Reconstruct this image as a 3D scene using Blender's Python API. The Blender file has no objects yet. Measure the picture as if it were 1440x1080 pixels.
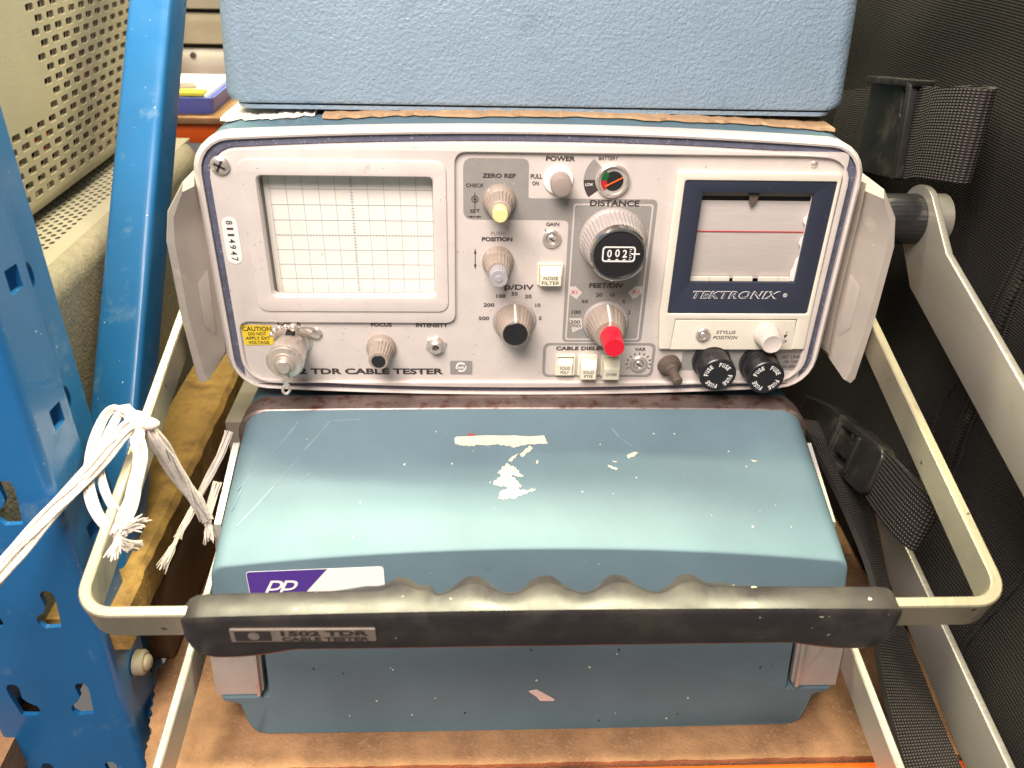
import bpy, bmesh, math, random
from mathutils import Vector, Matrix
random.seed(7)
scene = bpy.context.scene
COL = scene.collection
S = 0.001          # everything below is written in millimetres
Z0 = 175.5         # shelf surface is z = -175.5 in the panel-centred frame -> world z = 0
def Wd(p): return Vector((p[0]*S, p[1]*S, (p[2]+Z0)*S))

# ------------------------------------------------------------------ camera
def add_camera():
    p, yw, rl = 0.547446, -0.051304, 0.026639
    right = Vector((1,0,0)); up = Vector((0, math.sin(p), math.cos(p))); fwd = Vector((0, math.cos(p), -math.sin(p)))
    Rz = Matrix.Rotation(yw, 3, 'Z')
    right, up, fwd = Rz@right, Rz@up, Rz@fwd
    c, s = math.cos(rl), math.sin(rl)
    r2 = right*c + up*s; u2 = up*c - right*s
    m = Matrix((r2, u2, -fwd)).transposed().to_4x4()
    m.translation = Wd((-24.12, -334.19, 147.25))
    cam = bpy.data.cameras.new('camera'); o = bpy.data.objects.new('camera', cam); COL.objects.link(o)
    o.matrix_world = m
    cam.sensor_width = 36; cam.lens = 1160/1440*36
    cam.clip_start = 0.01; cam.clip_end = 50
    cam.dof.use_dof = True; cam.dof.focus_distance = 0.375; cam.dof.aperture_fstop = 15
    scene.camera = o
add_camera()
# ------------------------------------------------------------------ light
wd = bpy.data.worlds.new('World'); scene.world = wd; wd.use_nodes = True
bg = wd.node_tree.nodes['Background']; bg.inputs[0].default_value = (1, 0.93, 0.86, 1); bg.inputs[1].default_value = 0.19
def area(name, loc, target, sx, sy, power, col):
    l = bpy.data.lights.new(name, 'AREA'); l.shape = 'RECTANGLE'; l.size = sx; l.size_y = sy; l.energy = power; l.color = col
    o = bpy.data.objects.new(name, l); COL.objects.link(o); o.location = loc
    d = Vector(target)-Vector(loc); o.rotation_euler = d.to_track_quat('-Z', 'Y').to_euler()
    return o
# fluorescent ceiling tube running along the aisle shelf, above and a little behind the stack
area('ceiling_tube', (0.05, 0.475, 1.65), (0.0, -0.05, 0.1), 2.2, 0.05, 128, (1, 0.94, 0.62))
# aisle light panel above and behind the viewer
area('aisle_light', (-0.20, -0.46, 0.80), (0, 0, 0.17), 0.50, 0.34, 16.0, (1, 0.87, 0.785))
scene.view_settings.view_transform = 'Standard'; scene.view_settings.look = 'None'
scene.view_settings.exposure = 0; scene.view_settings.gamma = 1; scene.view_settings.use_curve_mapping = False
scene.render.engine = 'CYCLES'

# ------------------------------------------------------------------ materials
def M(name, col, rough=.5, metal=0., var=0., vscale=60., bump=None, bump2=None, spec=.5, coat=0., specks=None, rvar=0., brushed=None, dirt=None, uvweave=None, objweave=None):
    m = bpy.data.materials.new(name); m.use_nodes = True; nt = m.node_tree; N = nt.nodes; L = nt.links
    b = N['Principled BSDF']
    b.inputs['Roughness'].default_value = rough; b.inputs['Metallic'].default_value = metal
    b.inputs['Specular IOR Level'].default_value = spec; b.inputs['Coat Weight'].default_value = coat
    tc = N.new('ShaderNodeTexCoord'); co = tc.outputs['Object']
    rgb = N.new('ShaderNodeRGB'); rgb.outputs[0].default_value = (*col, 1); cur = rgb.outputs[0]
    def noise(scale, detail=4, rgh=.55, vec=None):
        n = N.new('ShaderNodeTexNoise'); n.inputs['Scale'].default_value = scale; n.inputs['Detail'].default_value = detail
        n.inputs['Roughness'].default_value = rgh; L.new(vec or co, n.inputs['Vector']); return n
    def ramp(src, a, bb):
        r = N.new('ShaderNodeValToRGB'); r.color_ramp.elements[0].position = a; r.color_ramp.elements[1].position = bb
        L.new(src, r.inputs[0]); return r.outputs[0]
    def mix(fac, c1, c2, mode='MIX'):
        x = N.new('ShaderNodeMix'); x.data_type = 'RGBA'; x.blend_type = mode
        if isinstance(fac, float): x.inputs[0].default_value = fac
        else: L.new(fac, x.inputs[0])
        for s_, c_ in ((x.inputs[6], c1), (x.inputs[7], c2)):
            if isinstance(c_, tuple): s_.default_value = (*c_, 1)
            else: L.new(c_, s_)
        return x.outputs[2]
    if var:
        n = noise(vscale); cur = mix(ramp(n.outputs[0], .3, .7), mix(1., cur, tuple([1-var]*3), 'MULTIPLY'), mix(1., cur, tuple([1+var*.6]*3), 'MULTIPLY'))
    if dirt:
        dc, ds, lo, hi = dirt; n = noise(ds, 6, .65); cur = mix(ramp(n.outputs[0], lo, hi), cur, dc)
    if specks:
        sc, ss, lo = specks; n = noise(ss, 2, .4); cur = mix(ramp(n.outputs[0], lo, lo+.03), cur, sc)
    if brushed:
        mp = N.new('ShaderNodeMapping'); mp.inputs['Scale'].default_value = brushed; L.new(co, mp.inputs[0])
        n = noise(1., 3, .6, mp.outputs[0]); cur = mix(ramp(n.outputs[0], .3, .7), mix(1., cur, (.86,.86,.86), 'MULTIPLY'), cur)
        rv = N.new('ShaderNodeMapRange'); L.new(n.outputs[0], rv.inputs[0]); rv.inputs[3].default_value = rough-.08; rv.inputs[4].default_value = rough+.12
        L.new(rv.outputs[0], b.inputs['Roughness'])
    elif rvar:
        n = noise(35., 5); rv = N.new('ShaderNodeMapRange'); L.new(n.outputs[0], rv.inputs[0]); rv.inputs[1].default_value=.3; rv.inputs[2].default_value=.7
        rv.inputs[3].default_value = max(.03, rough-rvar); rv.inputs[4].default_value = min(1, rough+rvar); L.new(rv.outputs[0], b.inputs['Roughness'])
    prev = None
    for bp in (bump, bump2):
        if bp:
            n = noise(bp[0], 3, .5); bn = N.new('ShaderNodeBump'); bn.inputs['Strength'].default_value = bp[1]; bn.inputs['Distance'].default_value = bp[2]*S
            L.new(n.outputs[0], bn.inputs['Height'])
            if prev: L.new(prev, bn.inputs['Normal'])
            prev = bn.outputs[0]
    wv = uvweave or objweave
    if wv:
        src = tc.outputs['UV'] if uvweave else co
        hs = []
        for k, (dirn, sc) in enumerate(wv[0]):
            w = N.new('ShaderNodeTexWave'); w.bands_direction = dirn; w.inputs['Scale'].default_value = sc; w.inputs['Distortion'].default_value = .6; w.inputs['Detail'].default_value = 1
            w.inputs['Detail Scale'].default_value = 2.
            L.new(src, w.inputs['Vector']); hs.append(w.outputs[1])
        h = hs[0]
        for q in hs[1:]:
            mm = N.new('ShaderNodeMath'); mm.operation = 'MULTIPLY'; L.new(h, mm.inputs[0]); L.new(q, mm.inputs[1]); h = mm.outputs[0]
        bn = N.new('ShaderNodeBump'); bn.inputs['Strength'].default_value = wv[1]; bn.inputs['Distance'].default_value = wv[2]*S
        L.new(h, bn.inputs['Height'])
        if prev: L.new(prev, bn.inputs['Normal'])
        prev = bn.outputs[0]
        if len(wv) > 3: cur = mix(h, cur, wv[3])
    if prev: L.new(prev, b.inputs['Normal'])
    L.new(cur, b.inputs['Base Color'])
    return m
MAT = {}
MAT['cast'] = M('cast_panel_paint', (.66,.60,.57), .42, .05, var=.06, vscale=90, bump=(900,.12,.15), dirt=((.36,.30,.27),140,.66,.80), rvar=.08, specks=((.30,.24,.20),900,.735))
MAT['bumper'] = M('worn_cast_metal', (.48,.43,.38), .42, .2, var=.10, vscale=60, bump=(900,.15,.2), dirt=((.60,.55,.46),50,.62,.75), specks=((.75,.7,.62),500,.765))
MAT['panel'] = M('control_panel_paint', (.61,.555,.525), .45, .05, var=.05, vscale=120, bump=(1500,.08,.1), specks=((.25,.19,.15),800,.74), dirt=((.34,.27,.23),160,.68,.82))
MAT['print_grey'] = M('printed_grey', (.30,.285,.27), .5, .1, var=.06, vscale=150, specks=((.5,.48,.46),1100,.72))
MAT['ink'] = M('black_ink', (.045,.035,.035), .6)
MAT['ink_pale'] = M('worn_ink', (.36,.32,.31), .6)
MAT['ink_white'] = M('white_ink', (.82,.80,.78), .5)
MAT['ink_red'] = M('red_ink', (.50,.03,.04), .5)
MAT['gasket'] = M('blue_gasket', (.105,.112,.165), .55, var=.25, vscale=200, bump=(900,.4,.3), specks=((.42,.40,.44),1300,.69))
MAT['case'] = M('blue_case_paint', (.085,.165,.215), .42, .0, var=.10, vscale=30, bump=(520,.28,.5), bump2=(2200,.25,.15), rvar=.10, specks=((.55,.58,.56),1100,.755), dirt=((.05,.10,.14),60,.66,.85))
MAT['lid'] = M('blue_lid_paint', (.118,.188,.226), .56, .0, var=.10, vscale=25, spec=.26, bump=(900,.14,.3), bump2=(2500,.2,.12), rvar=.03, specks=((.5,.52,.5),900,.785), dirt=((.06,.11,.15),70,.68,.85))
MAT['topcase'] = M('textured_blue_paint', (.235,.325,.415), .33, .0, var=.05, vscale=30, bump=(760,.75,.8), bump2=(2000,.5,.3), dirt=((.17,.25,.33),40,.60,.8), specks=((.5,.56,.6),500,.785), rvar=.06)
MAT['chip'] = M('bare_primer_chip', (.68,.62,.48), .7, var=.15, vscale=300, bump=(600,.3,.3), dirt=((.45,.33,.24),350,.60,.8))
MAT['chip_red'] = M('red_fleck', (.35,.05,.06), .6)
MAT['chip_pink'] = M('pink_paper_fleck', (.72,.55,.50), .7)
MAT['alu'] = M('brushed_aluminium', (.46,.435,.385), .38, .6, brushed=(40,40,3000), dirt=((.32,.29,.24),60,.62,.9))
MAT['alu_arm'] = M('worn_aluminium', (.47,.425,.31), .40, .65, brushed=(1500,60,60), dirt=((.30,.26,.20),90,.60,.85), specks=((.10,.08,.06),160,.74))
MAT['alu_edge'] = M('latch_aluminium', (.58,.565,.53), .45, .5, var=.08, vscale=80, dirt=((.40,.30,.24),120,.6,.85))
MAT['bezel_metal'] = M('bezel_band_metal', (.33,.26,.24), .42, .8, var=.2, vscale=120, dirt=((.16,.06,.04),150,.50,.68))
MAT['steel'] = M('nickel_steel', (.74,.67,.61), .30, .7, dirt=((.30,.20,.14),300,.55,.8))
MAT['chrome'] = M('chrome', (.75,.73,.70), .15, 1.)
MAT['knob'] = M('taupe_knob_plastic', (.34,.28,.235), .40, var=.08, vscale=300, dirt=((.22,.17,.13),500,.6,.8))
MAT['knob_dark'] = M('taupe_cap_plastic', (.30,.25,.22), .38)
MAT['clear'] = M('distance_skirt_plastic', (.44,.40,.385), .3, .1, var=.08, vscale=300, spec=.7)
MAT['pointer'] = M('white_pointer', (.8,.78,.74), .4)
MAT['grey_knob'] = M('grey_knob_plastic', (.36,.35,.37), .35)
MAT['black'] = M('black_plastic', (.018,.017,.020), .32, var=.2, vscale=300)
MAT['navy'] = M('navy_plate', (.030,.037,.062), .45, .1, specks=((.5,.5,.5),700,.77))
MAT['cream'] = M('cream_plastic', (.74,.70,.60), .45, var=.04, vscale=90, dirt=((.5,.38,.28),150,.68,.85))
MAT['key'] = M('ivory_key_plastic', (.78,.75,.60), .42, var=.04, vscale=200)
MAT['yellow_btn'] = M('yellow_button', (.80,.66,.30), .4)
MAT['red'] = M('red_knob_plastic', (.66,.012,.035), .35)
MAT['white'] = M('white_disc', (.80,.79,.76), .45)
MAT['thumb'] = M('pale_thumbscrew_plastic', (.62,.56,.52), .45)
MAT['boot'] = M('brown_rubber_boot', (.105,.078,.062), .65, var=.2, vscale=400, bump=(900,.3,.4))
MAT['screen'] = M('crt_phosphor_face', (.83,.79,.72), .16, 0, var=.04, vscale=40, coat=.8, specks=((.45,.40,.36),400,.765))
MAT['recess'] = M('dark_recess', (.16,.15,.14), .55, dirt=((.45,.42,.38),900,.62,.7))
MAT['grat'] = M('graticule_line', (.40,.46,.49), .5)
MAT['paper'] = M('silver_chart_paper', (.60,.55,.525), .40, .15, brushed=(60,60,2500))
MAT['paper_edge'] = M('white_torn_paper', (.83,.80,.76), .7)
MAT['glass'] = None
MAT['yellow'] = M('yellow_sticker', (.78,.58,.03), .5, var=.06, vscale=200)
MAT['stick_white'] = M('white_label', (.82,.82,.80), .4)
MAT['purple'] = M('purple_print', (.07,.03,.24), .4)
MAT['grip'] = M('black_grip_vinyl', (.024,.021,.022), .36, var=.2, vscale=100, rvar=.12, bump=(500,.08,.3), dirt=((.055,.050,.040),60,.45,.75), specks=((.55,.50,.36),300,.735))
MAT['plate_gold'] = M('nameplate_metal', (.27,.225,.19), .45, .4, var=.15, vscale=250)
MAT['plate_dark'] = M('nameplate_ink', (.03,.025,.024), .5)
MAT['rack'] = M('blue_rack_enamel', (.012,.122,.32), .33, 0, var=.12, vscale=20, rvar=.08, bump=(60,.08,.6), specks=((.45,.55,.62),500,.76), dirt=((.13,.24,.36),45,.60,.80), coat=.15)
MAT['orange'] = M('orange_beam_enamel', (.72,.105,.008), .4, var=.08, vscale=40)
MAT['board'] = M('chipboard', (.33,.18,.085), .85, var=.30, vscale=60, bump=(700,.6,1.0), bump2=(150,.3,1.2), specks=((.31,.175,.09),700,.60), dirt=((.17,.085,.04),28,.46,.70))
MAT['wood'] = M('pine_plank', (.40,.235,.06), .8, brushed=(900,25,600), var=.3, vscale=45, bump=(400,.6,1.2), dirt=((.16,.085,.03),50,.48,.72))
MAT['brown'] = M('brown_painted_block', (.13,.075,.04), .7, var=.15, vscale=30)
MAT['beige'] = M('beige_machine_paint', (.37,.32,.225), .5, var=.06, vscale=30, bump=(650,.25,.5))
MAT['beige2'] = M('pale_machine_paint', (.38,.34,.265), .45, var=.05, vscale=30, bump=(800,.2,.3))
MAT['beige_dark'] = M('grained_side_paint', (.27,.23,.165), .6, var=.15, vscale=220, bump=(600,.5,.9))
MAT['dark'] = M('dark_interior', (.03,.028,.026), .8)
MAT['bluetray'] = M('blue_tray_plastic', (.12,.16,.60), .4)
MAT['yellowlab'] = M('yellow_label', (.80,.68,.06), .5)
MAT['card'] = M('brown_cardboard', (.38,.245,.135), .85, var=.15, vscale=80, bump=(400,.3,.6), dirt=((.52,.38,.24),200,.55,.7))
MAT['tornpaper'] = M('torn_white_paper', (.78,.72,.64), .85, bump=(250,.7,1.5), dirt=((.45,.33,.24),120,.62,.75))
MAT['twine'] = M('white_twine', (.64,.58,.53), .85, bump=(700,.5,.6), var=.1, vscale=200)
MAT['bag'] = M('black_woven_fabric', (.010,.009,.008), .82, var=.35, vscale=14, bump=(700,.4,.5), objweave=([('Y',240),('Z',240)], .8, .7, (.033,.029,.028)), spec=.25)
MAT['web'] = M('black_webbing', (.010,.008,.008), .75, uvweave=([('X',25),('Y',16)], 1., 1.3, (.15,.13,.12)), spec=.35)
MAT['buckle'] = M('black_buckle_plastic', (.022,.021,.020), .38, var=.3, vscale=90, rvar=.12, dirt=((.075,.065,.05),70,.52,.75))
MAT['lens'] = M('meter_face', (.02,.02,.02), .3)

# ------------------------------------------------------------------ mesh helpers
class MB:
    def __init__(s): s.v = []; s.f = []; s.uv = None
    def add(s, v, f):
        o = len(s.v); s.v += [tuple(p) for p in v]; s.f += [tuple(i+o for i in q) for q in f]; return s
    def bm(s, b):
        b.verts.ensure_lookup_table(); b.verts.index_update()
        s.add([v.co[:] for v in b.verts], [[v.index for v in f.verts] for f in b.faces]); b.free(); return s
    def box(s, x0, x1, y0, y1, z0, z1, bev=0., seg=2, rot=None, pivot=None):
        b = bmesh.new(); bmesh.ops.create_cube(b, size=1)
        for v in b.verts: v.co = ((x0+x1)/2+v.co.x*(x1-x0), (y0+y1)/2+v.co.y*(y1-y0), (z0+z1)/2+v.co.z*(z1-z0))
        if bev: bmesh.ops.bevel(b, geom=b.edges[:], offset=bev, segments=seg, affect='EDGES', profile=.5)
        if rot is not None:
            c = Vector(pivot or ((x0+x1)/2,(y0+y1)/2,(z0+z1)/2))
            for v in b.verts: v.co = c + rot@(v.co-c)
        return s.bm(b)
    def loft(s, secs, cap0=True, cap1=True, closed=True):
        n = len(secs[0]); v = [p for q in secs for p in q]; f = []
        for i in range(len(secs)-1):
            for j in range(n if closed else n-1):
                k = (j+1) % n; f.append((i*n+j, i*n+k, (i+1)*n+k, (i+1)*n+j))
        if cap0: f.append(tuple(range(n-1,-1,-1)))
        if cap1: f.append(tuple((len(secs)-1)*n+j for j in range(n)))
        return s.add(v, f)
    def lathe(s, prof, c, ax=(0,-1,0), seg=40, flutes=0, cap0=False, cap1=True, ph=0.):
        # prof: (t along axis, radius[, flute amplitude])
        ax = Vector(ax).normalized(); u = Vector((1,0,0)) if abs(ax.x) < .9 else Vector((0,1,0))
        u = (u-ax*u.dot(ax)).normalized(); w = ax.cross(u); c = Vector(c)
        secs = []
        for p in prof:
            t, r = p[0], p[1]; fa = p[2] if len(p) > 2 else 0
            ring = []
            for j in range(seg):
                a = 2*math.pi*j/seg+ph; rr = r
                if fa: rr = r - fa*(0.5+0.5*math.cos(flutes*a))
                ring.append(c+ax*t+(u*math.cos(a)+w*math.sin(a))*rr)
            secs.append(ring)
        return s.loft(secs, cap0, cap1)
    def tube(s, path, r, seg=8, cap=True):
        path = [Vector(p) for p in path]; n = len(path); secs = []; pu = None
        for i in range(n):
            t = (path[min(i+1,n-1)]-path[max(i-1,0)]).normalized()
            if pu is None: pu = t.orthogonal().normalized()
            pu = (pu - t*pu.dot(t)).normalized(); w = t.cross(pu)
            rr = r[i] if isinstance(r, (list,tuple)) else r
            secs.append([path[i]+(pu*math.cos(2*math.pi*j/seg)+w*math.sin(2*math.pi*j/seg))*rr for j in range(seg)])
        return s.loft(secs, cap, cap)
    def ball(s, c, r, seg=12, sc=(1,1,1)):
        b = bmesh.new(); bmesh.ops.create_uvsphere(b, u_segments=seg, v_segments=seg//2+2, radius=r)
        for v in b.verts: v.co = Vector(c)+Vector((v.co.x*sc[0], v.co.y*sc[1], v.co.z*sc[2]))
        return s.bm(b)
    def shape(s, outlines, frame, w0, w1, bev=0., res=1):
        """filled 2D outlines (even-odd holes) extruded from w0 to w1 along the frame normal"""
        cu = bpy.data.curves.new('tmp', 'CURVE'); cu.dimensions = '2D'; cu.fill_mode = 'BOTH'
        cu.extrude = max(0., abs(w1-w0)/2-bev); cu.bevel_depth = bev; cu.bevel_resolution = res; cu.offset = -bev
        for o in outlines:
            sp = cu.splines.new('POLY'); sp.points.add(len(o)-1); sp.use_cyclic_u = True
            for p, q in zip(sp.points, o): p.co = (q[0], q[1], 0, 1)
        ob = bpy.data.objects.new('tmp', cu); me = bpy.data.meshes.new_from_object(ob)
        m = (w0+w1)/2
        s.add([frame(v.co.x, v.co.y, m+v.co.z) for v in me.vertices], [tuple(p.vertices) for p in me.polygons])
        bpy.data.objects.remove(ob); bpy.data.curves.remove(cu); bpy.data.meshes.remove(me); return s
    def build(s, name, mat, parent=None, angle=35, recalc=True, origin=None, kind=None, label=None, merge=True):
        me = bpy.data.meshes.new(name)
        if parent is not None: o_ = Vector(parent['org'])
        elif origin: o_ = Vector(origin)
        else:
            xs = [p[0] for p in s.v]; ys = [p[1] for p in s.v]; zs = [p[2] for p in s.v]
            o_ = Vector(((min(xs)+max(xs))/2, (min(ys)+max(ys))/2, min(zs)))
        me.from_pydata([((p[0]-o_.x)*S, (p[1]-o_.y)*S, (p[2]-o_.z)*S) for p in s.v], [], s.f); me.update()
        if s.uv is not None:
            ul = me.uv_layers.new(name='UVMap')
            for l in me.loops: ul.data[l.index].uv = s.uv[l.vertex_index]
        if recalc or merge:
            b = bmesh.new(); b.from_mesh(me)
            if merge and s.uv is None: bmesh.ops.remove_doubles(b, verts=b.verts, dist=2e-6)
            if recalc: bmesh.ops.recalc_face_normals(b, faces=b.faces)
            b.to_mesh(me); b.free()
        if angle:
            for p in me.polygons: p.use_smooth = True
            me.set_sharp_from_angle(angle=math.radians(angle))
        me.materials.append(MAT[mat])
        o = bpy.data.objects.new(name, me); COL.objects.link(o)
        o['org'] = list(o_)
        if parent is not None: o.parent = parent
        else: o.location = Wd(o_)
        if kind: o['kind'] = kind
        if label: o['label'] = label
        return o
def thing(name, label, cat, org, group=None):
    o = bpy.data.objects.new(name, None); COL.objects.link(o); o.empty_display_size = .02
    o.location = Wd(org); o['org'] = list(org); o['label'] = label; o['category'] = cat
    if group: o['group'] = group
    return o
def tag(o, label, cat, group=None):
    o['label'] = label; o['category'] = cat
    if group: o['group'] = group
    return o
def fr(o, U, V, N):
    o, U, V, N = Vector(o), Vector(U), Vector(V), Vector(N)
    return lambda u, v, w: o+U*u+V*v+N*w
def FY(y): return fr((0,y,0), (1,0,0), (0,0,1), (0,-1,0))      # plane facing the viewer at depth y
def rrect(x0, z0, x1, z1, r, n=5):
    if x0 > x1: x0, x1 = x1, x0
    if z0 > z1: z0, z1 = z1, z0
    out = []
    for cx, cz, a0 in ((x1-r,z1-r,0),(x0+r,z1-r,90),(x0+r,z0+r,180),(x1-r,z0+r,270)):
        for k in range(n+1):
            a = math.radians(a0+90*k/n); out.append((cx+r*math.cos(a), cz+r*math.sin(a)))
    return out
def rpoly(pts, r, n=4):
    out = []; m = len(pts)
    for i in range(m):
        p0, p, p1 = Vector(pts[i-1]), Vector(pts[i]), Vector(pts[(i+1)%m])
        rr = r[i] if isinstance(r, (list,tuple)) else r
        if rr <= 0: out.append(tuple(p)); continue
        a = p+(p0-p).normalized()*min(rr,(p0-p).length*.49); b = p+(p1-p).normalized()*min(rr,(p1-p).length*.49)
        for k in range(n+1):
            t = k/n; q = a*(1-t)**2+p*2*t*(1-t)+b*t*t; out.append(tuple(q))
    return out
def circ(x, z, r, n=20, rz=None): return [(x+r*math.cos(2*math.pi*k/n), z+(rz or r)*math.sin(2*math.pi*k/n)) for k in range(n)]
def bow(W, H, r, b, n=6, m=20):
    """rounded rectangle whose top and bottom edges bow outward by b"""
    pts = []
    for k in range(m+1):
        x = W/2-r-(W-2*r)*k/m; pts.append((x, H/2))
    for k in range(1, n+1):
        a = math.radians(90+90*k/n); pts.append((-W/2+r+r*math.cos(a), H/2-r+r*math.sin(a)))
    for k in range(n+1):
        a = math.radians(180+90*k/n); pts.append((-W/2+r+r*math.cos(a), -H/2+r+r*math.sin(a)))
    for k in range(1, m): pts.append((-W/2+r+(W-2*r)*k/m, -H/2))
    for k in range(n+1):
        a = math.radians(270+90*k/n); pts.append((W/2-r+r*math.cos(a), -H/2+r+r*math.sin(a)))
    for k in range(n):
        a = math.radians(90*k/n); pts.append((W/2-r+r*math.cos(a), H/2-r+r*math.sin(a)))
    return [(x, z+b*(1-(2*x/W)**2)*(z/(H/2))) for x, z in pts]
def text(s, cx, zb, w, h, frame, mat, parent, bold=.012, shear=0., lift=.12, rot=0., name='lettering', space=1.):
    cu = bpy.data.curves.new('t', 'FONT'); cu.body = s; cu.size = 1; cu.offset = bold; cu.shear = shear; cu.resolution_u = 3; cu.space_character = space
    ob = bpy.data.objects.new('t', cu); me = bpy.data.meshes.new_from_object(ob)
    xs = [v.co.x for v in me.vertices]; ys = [v.co.y for v in me.vertices]
    x0, x1, y0, y1 = min(xs), max(xs), min(ys), max(ys); sx = w/(x1-x0); sz = h/(y1-y0)
    c, sn = math.cos(rot), math.sin(rot); mb = MB()
    vs = []
    for v in me.vertices:
        u = (v.co.x-(x0+x1)/2)*sx; q = (v.co.y-y0)*sz
        if rot: q -= h/2; u, q = u*c-q*sn, u*sn+q*c
        vs.append(frame(cx+u, zb+q, lift))
    mb.add(vs, [tuple(p.vertices) for p in me.polygons])
    bpy.data.objects.remove(ob); bpy.data.curves.remove(cu); bpy.data.meshes.remove(me)
    return mb.build(name, mat, parent, angle=0, recalc=False, merge=False)
def smooth_path(pts, n=8):
    pts = [Vector(p) for p in pts]; out = []
    for i in range(len(pts)-1):
        p0, p1, p2, p3 = pts[max(i-1,0)], pts[i], pts[i+1], pts[min(i+2,len(pts)-1)]
        for k in range(n):
            t = k/n; out.append(.5*((2*p1)+(p2-p0)*t+(2*p0-5*p1+4*p2-p3)*t*t+(3*p1-p0-3*p2+p3)*t**3))
    out.append(pts[-1]); return out

# ================================================================== SETTING
# shelf board: front edge at y=-117, ragged left edge beside the rack upright
def jag(p0, p1, n, amp):
    out = []
    for k in range(n):
        t = k/n; out.append((p0[0]+(p1[0]-p0[0])*t+random.uniform(-amp,amp), p0[1]+(p1[1]-p0[1])*t+random.uniform(-amp*.4,amp*.4)))
    return out
def FZ(z): return fr((0,0,z), (1,0,0), (0,1,0), (0,0,1))
o = jag((-163,-117),(-174,-70),26,1.0)+jag((-174,-70),(-172,40),40,1.3)+[(-172,420),(420,420),(420,-117)]+jag((420,-117.5),(-163,-117.5),160,.7)
MB().shape([o], FZ(0), -193.5, -175.5).build('shelf_board', 'board', angle=30, kind='structure')
MB().shape([[(-420,-118),(-224,-118),(-226,-60),(-226,60),(-226,420),(-420,420)]], FZ(0), -194, -176).build('neighbouring_shelf_board', 'board', angle=30, kind='structure')
b = MB().box(-170, 420, -129, -118.2, -240, -177.5, 2.0).build('rack_beam', 'orange', angle=40)
tag(b, 'orange steel shelf beam along the front edge of the chipboard', 'beam')

# ================================================================== OPEN CABLE TESTER (middle of the stack)
T1 = thing('cable_tester', 'open cable tester with screen, knobs and beige front panel, in the middle of the stack', 'cable tester', (0,120,-62))
def ring_loft(mb, specs, cz=0, cap=False):
    return mb.loft([[(x, y, z+cz) for x, z in bow(W,H,r,bb)] for W,H,r,bb,y in specs], cap, cap)
GW, GH = 270, 112.7
ring_loft(MB(), [(GW+9,GH+3.0,16,4.6,9.6),(GW+9,GH+3.4,16,4.6,4),(GW+4,GH+2.8,15,4.6,-.6),(GW+2.2,GH+1.8,14,4.6,-1.2),(GW,GH,13,4.6,-.8),(GW,GH,13,4.6,4)]).build('bezel', 'cast', T1)
ring_loft(MB(), [(GW,GH,13,4.6,3.),(GW-.4,GH-.4,13,4.6,.6),(GW-3.4,GH-3,12,4.6,.2),(GW-6.6,GH-6,11,4.5,.6),(GW-7,GH-6.4,11,4.5,3.)]).build('gasket', 'gasket', T1)
ring_loft(MB(), [(GW+7,GH+3.0,15,4.6,9.7),(GW+7,GH+3.0,15,4.6,330),(GW+2,GH-3,13,4.4,336)], cap=True).build('case', 'case', T1)
# casting: plate inside the gasket with a hole for the screen and an L-shaped window for the control panel
PW, PH = GW-7.2, GH-6.6
plate = bow(PW, PH, 11, 4.5)
Lwin = rpoly([(-116.3,-23.4),(-129.6,-23.0),(-129.8,-54.2),(128.6,-54.6),(128.6,53.5),(-32.6,53.7),(-33.2,-23.5)], [4,5,13,13,7,5,5], 6)
scr = rrect(-112.6,-10.0,-41.8,43.2,2.2)
CAST = MB().shape([plate, Lwin, scr], FY(0), -1.5, 2.2, .5, 2).build('panel_casting', 'cast', T1, angle=40)
# raised soft frame round the screen
MB().shape([rrect(-120,-17.5,-36.2,50.2,4.5), rrect(-113.0,-10.4,-41.4,43.6,2.2)], FY(0), 2.0, 2.9, .4, 2).build('screen_frame', 'cast', CAST, angle=40)
CP = MB().shape([rpoly([(-117,-24),(-131,-24),(-131,-56),(130,-56),(130,55),(-34,55),(-34,-24)], 3), rrect(69.4,-4.4,118.6,39.6,.5)], FY(0), -2.5, .45).build('control_panel', 'panel', T1, angle=40)
# screw, rivet, serial sticker
sm = MB().lathe([(2.2,3.9),(3.0,3.9),(3.7,3.2),(4.1,1.6),(4.15,0.01)], (-126.4,0,47.4), seg=28)
sc = sm.build('panel_screw', 'steel', T1)
cr = MB()
for ang in (.5, .5+math.pi/2):
    cr.box(-2.4,2.4,-4.3,-3.6,-.45,.45, rot=Matrix.Rotation(ang,3,'Y'))
for i, v in enumerate(cr.v): cr.v[i] = (v[0]-126.4, v[1], v[2]+47.4)
cr.build('cross_slot', 'dark', sc, angle=0)
MB().lathe([(.4,1.5),(1.0,1.4),(1.4,.8),(1.5,.01)], (115.7,0,50.2), seg=16).build('rivet', 'steel', T1)
st = MB().shape([rrect(-3.2,-10.4,3.2,10.4,3.1)], fr((-126.6,0,15.3),(1,0,-.0),(0,0,1),(0,-1,0)), 2.2, 2.45).build('serial_sticker', 'stick_white', T1, angle=30)
for k, chr_ in enumerate('8114947'):
    text(chr_, -126.6, 15.3+8.1-2.7*k, 1.7 if chr_ != '1' else .9, 2.7, FY(-2.45), 'ink', st, .01, rot=-math.pi/2+.0)
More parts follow.
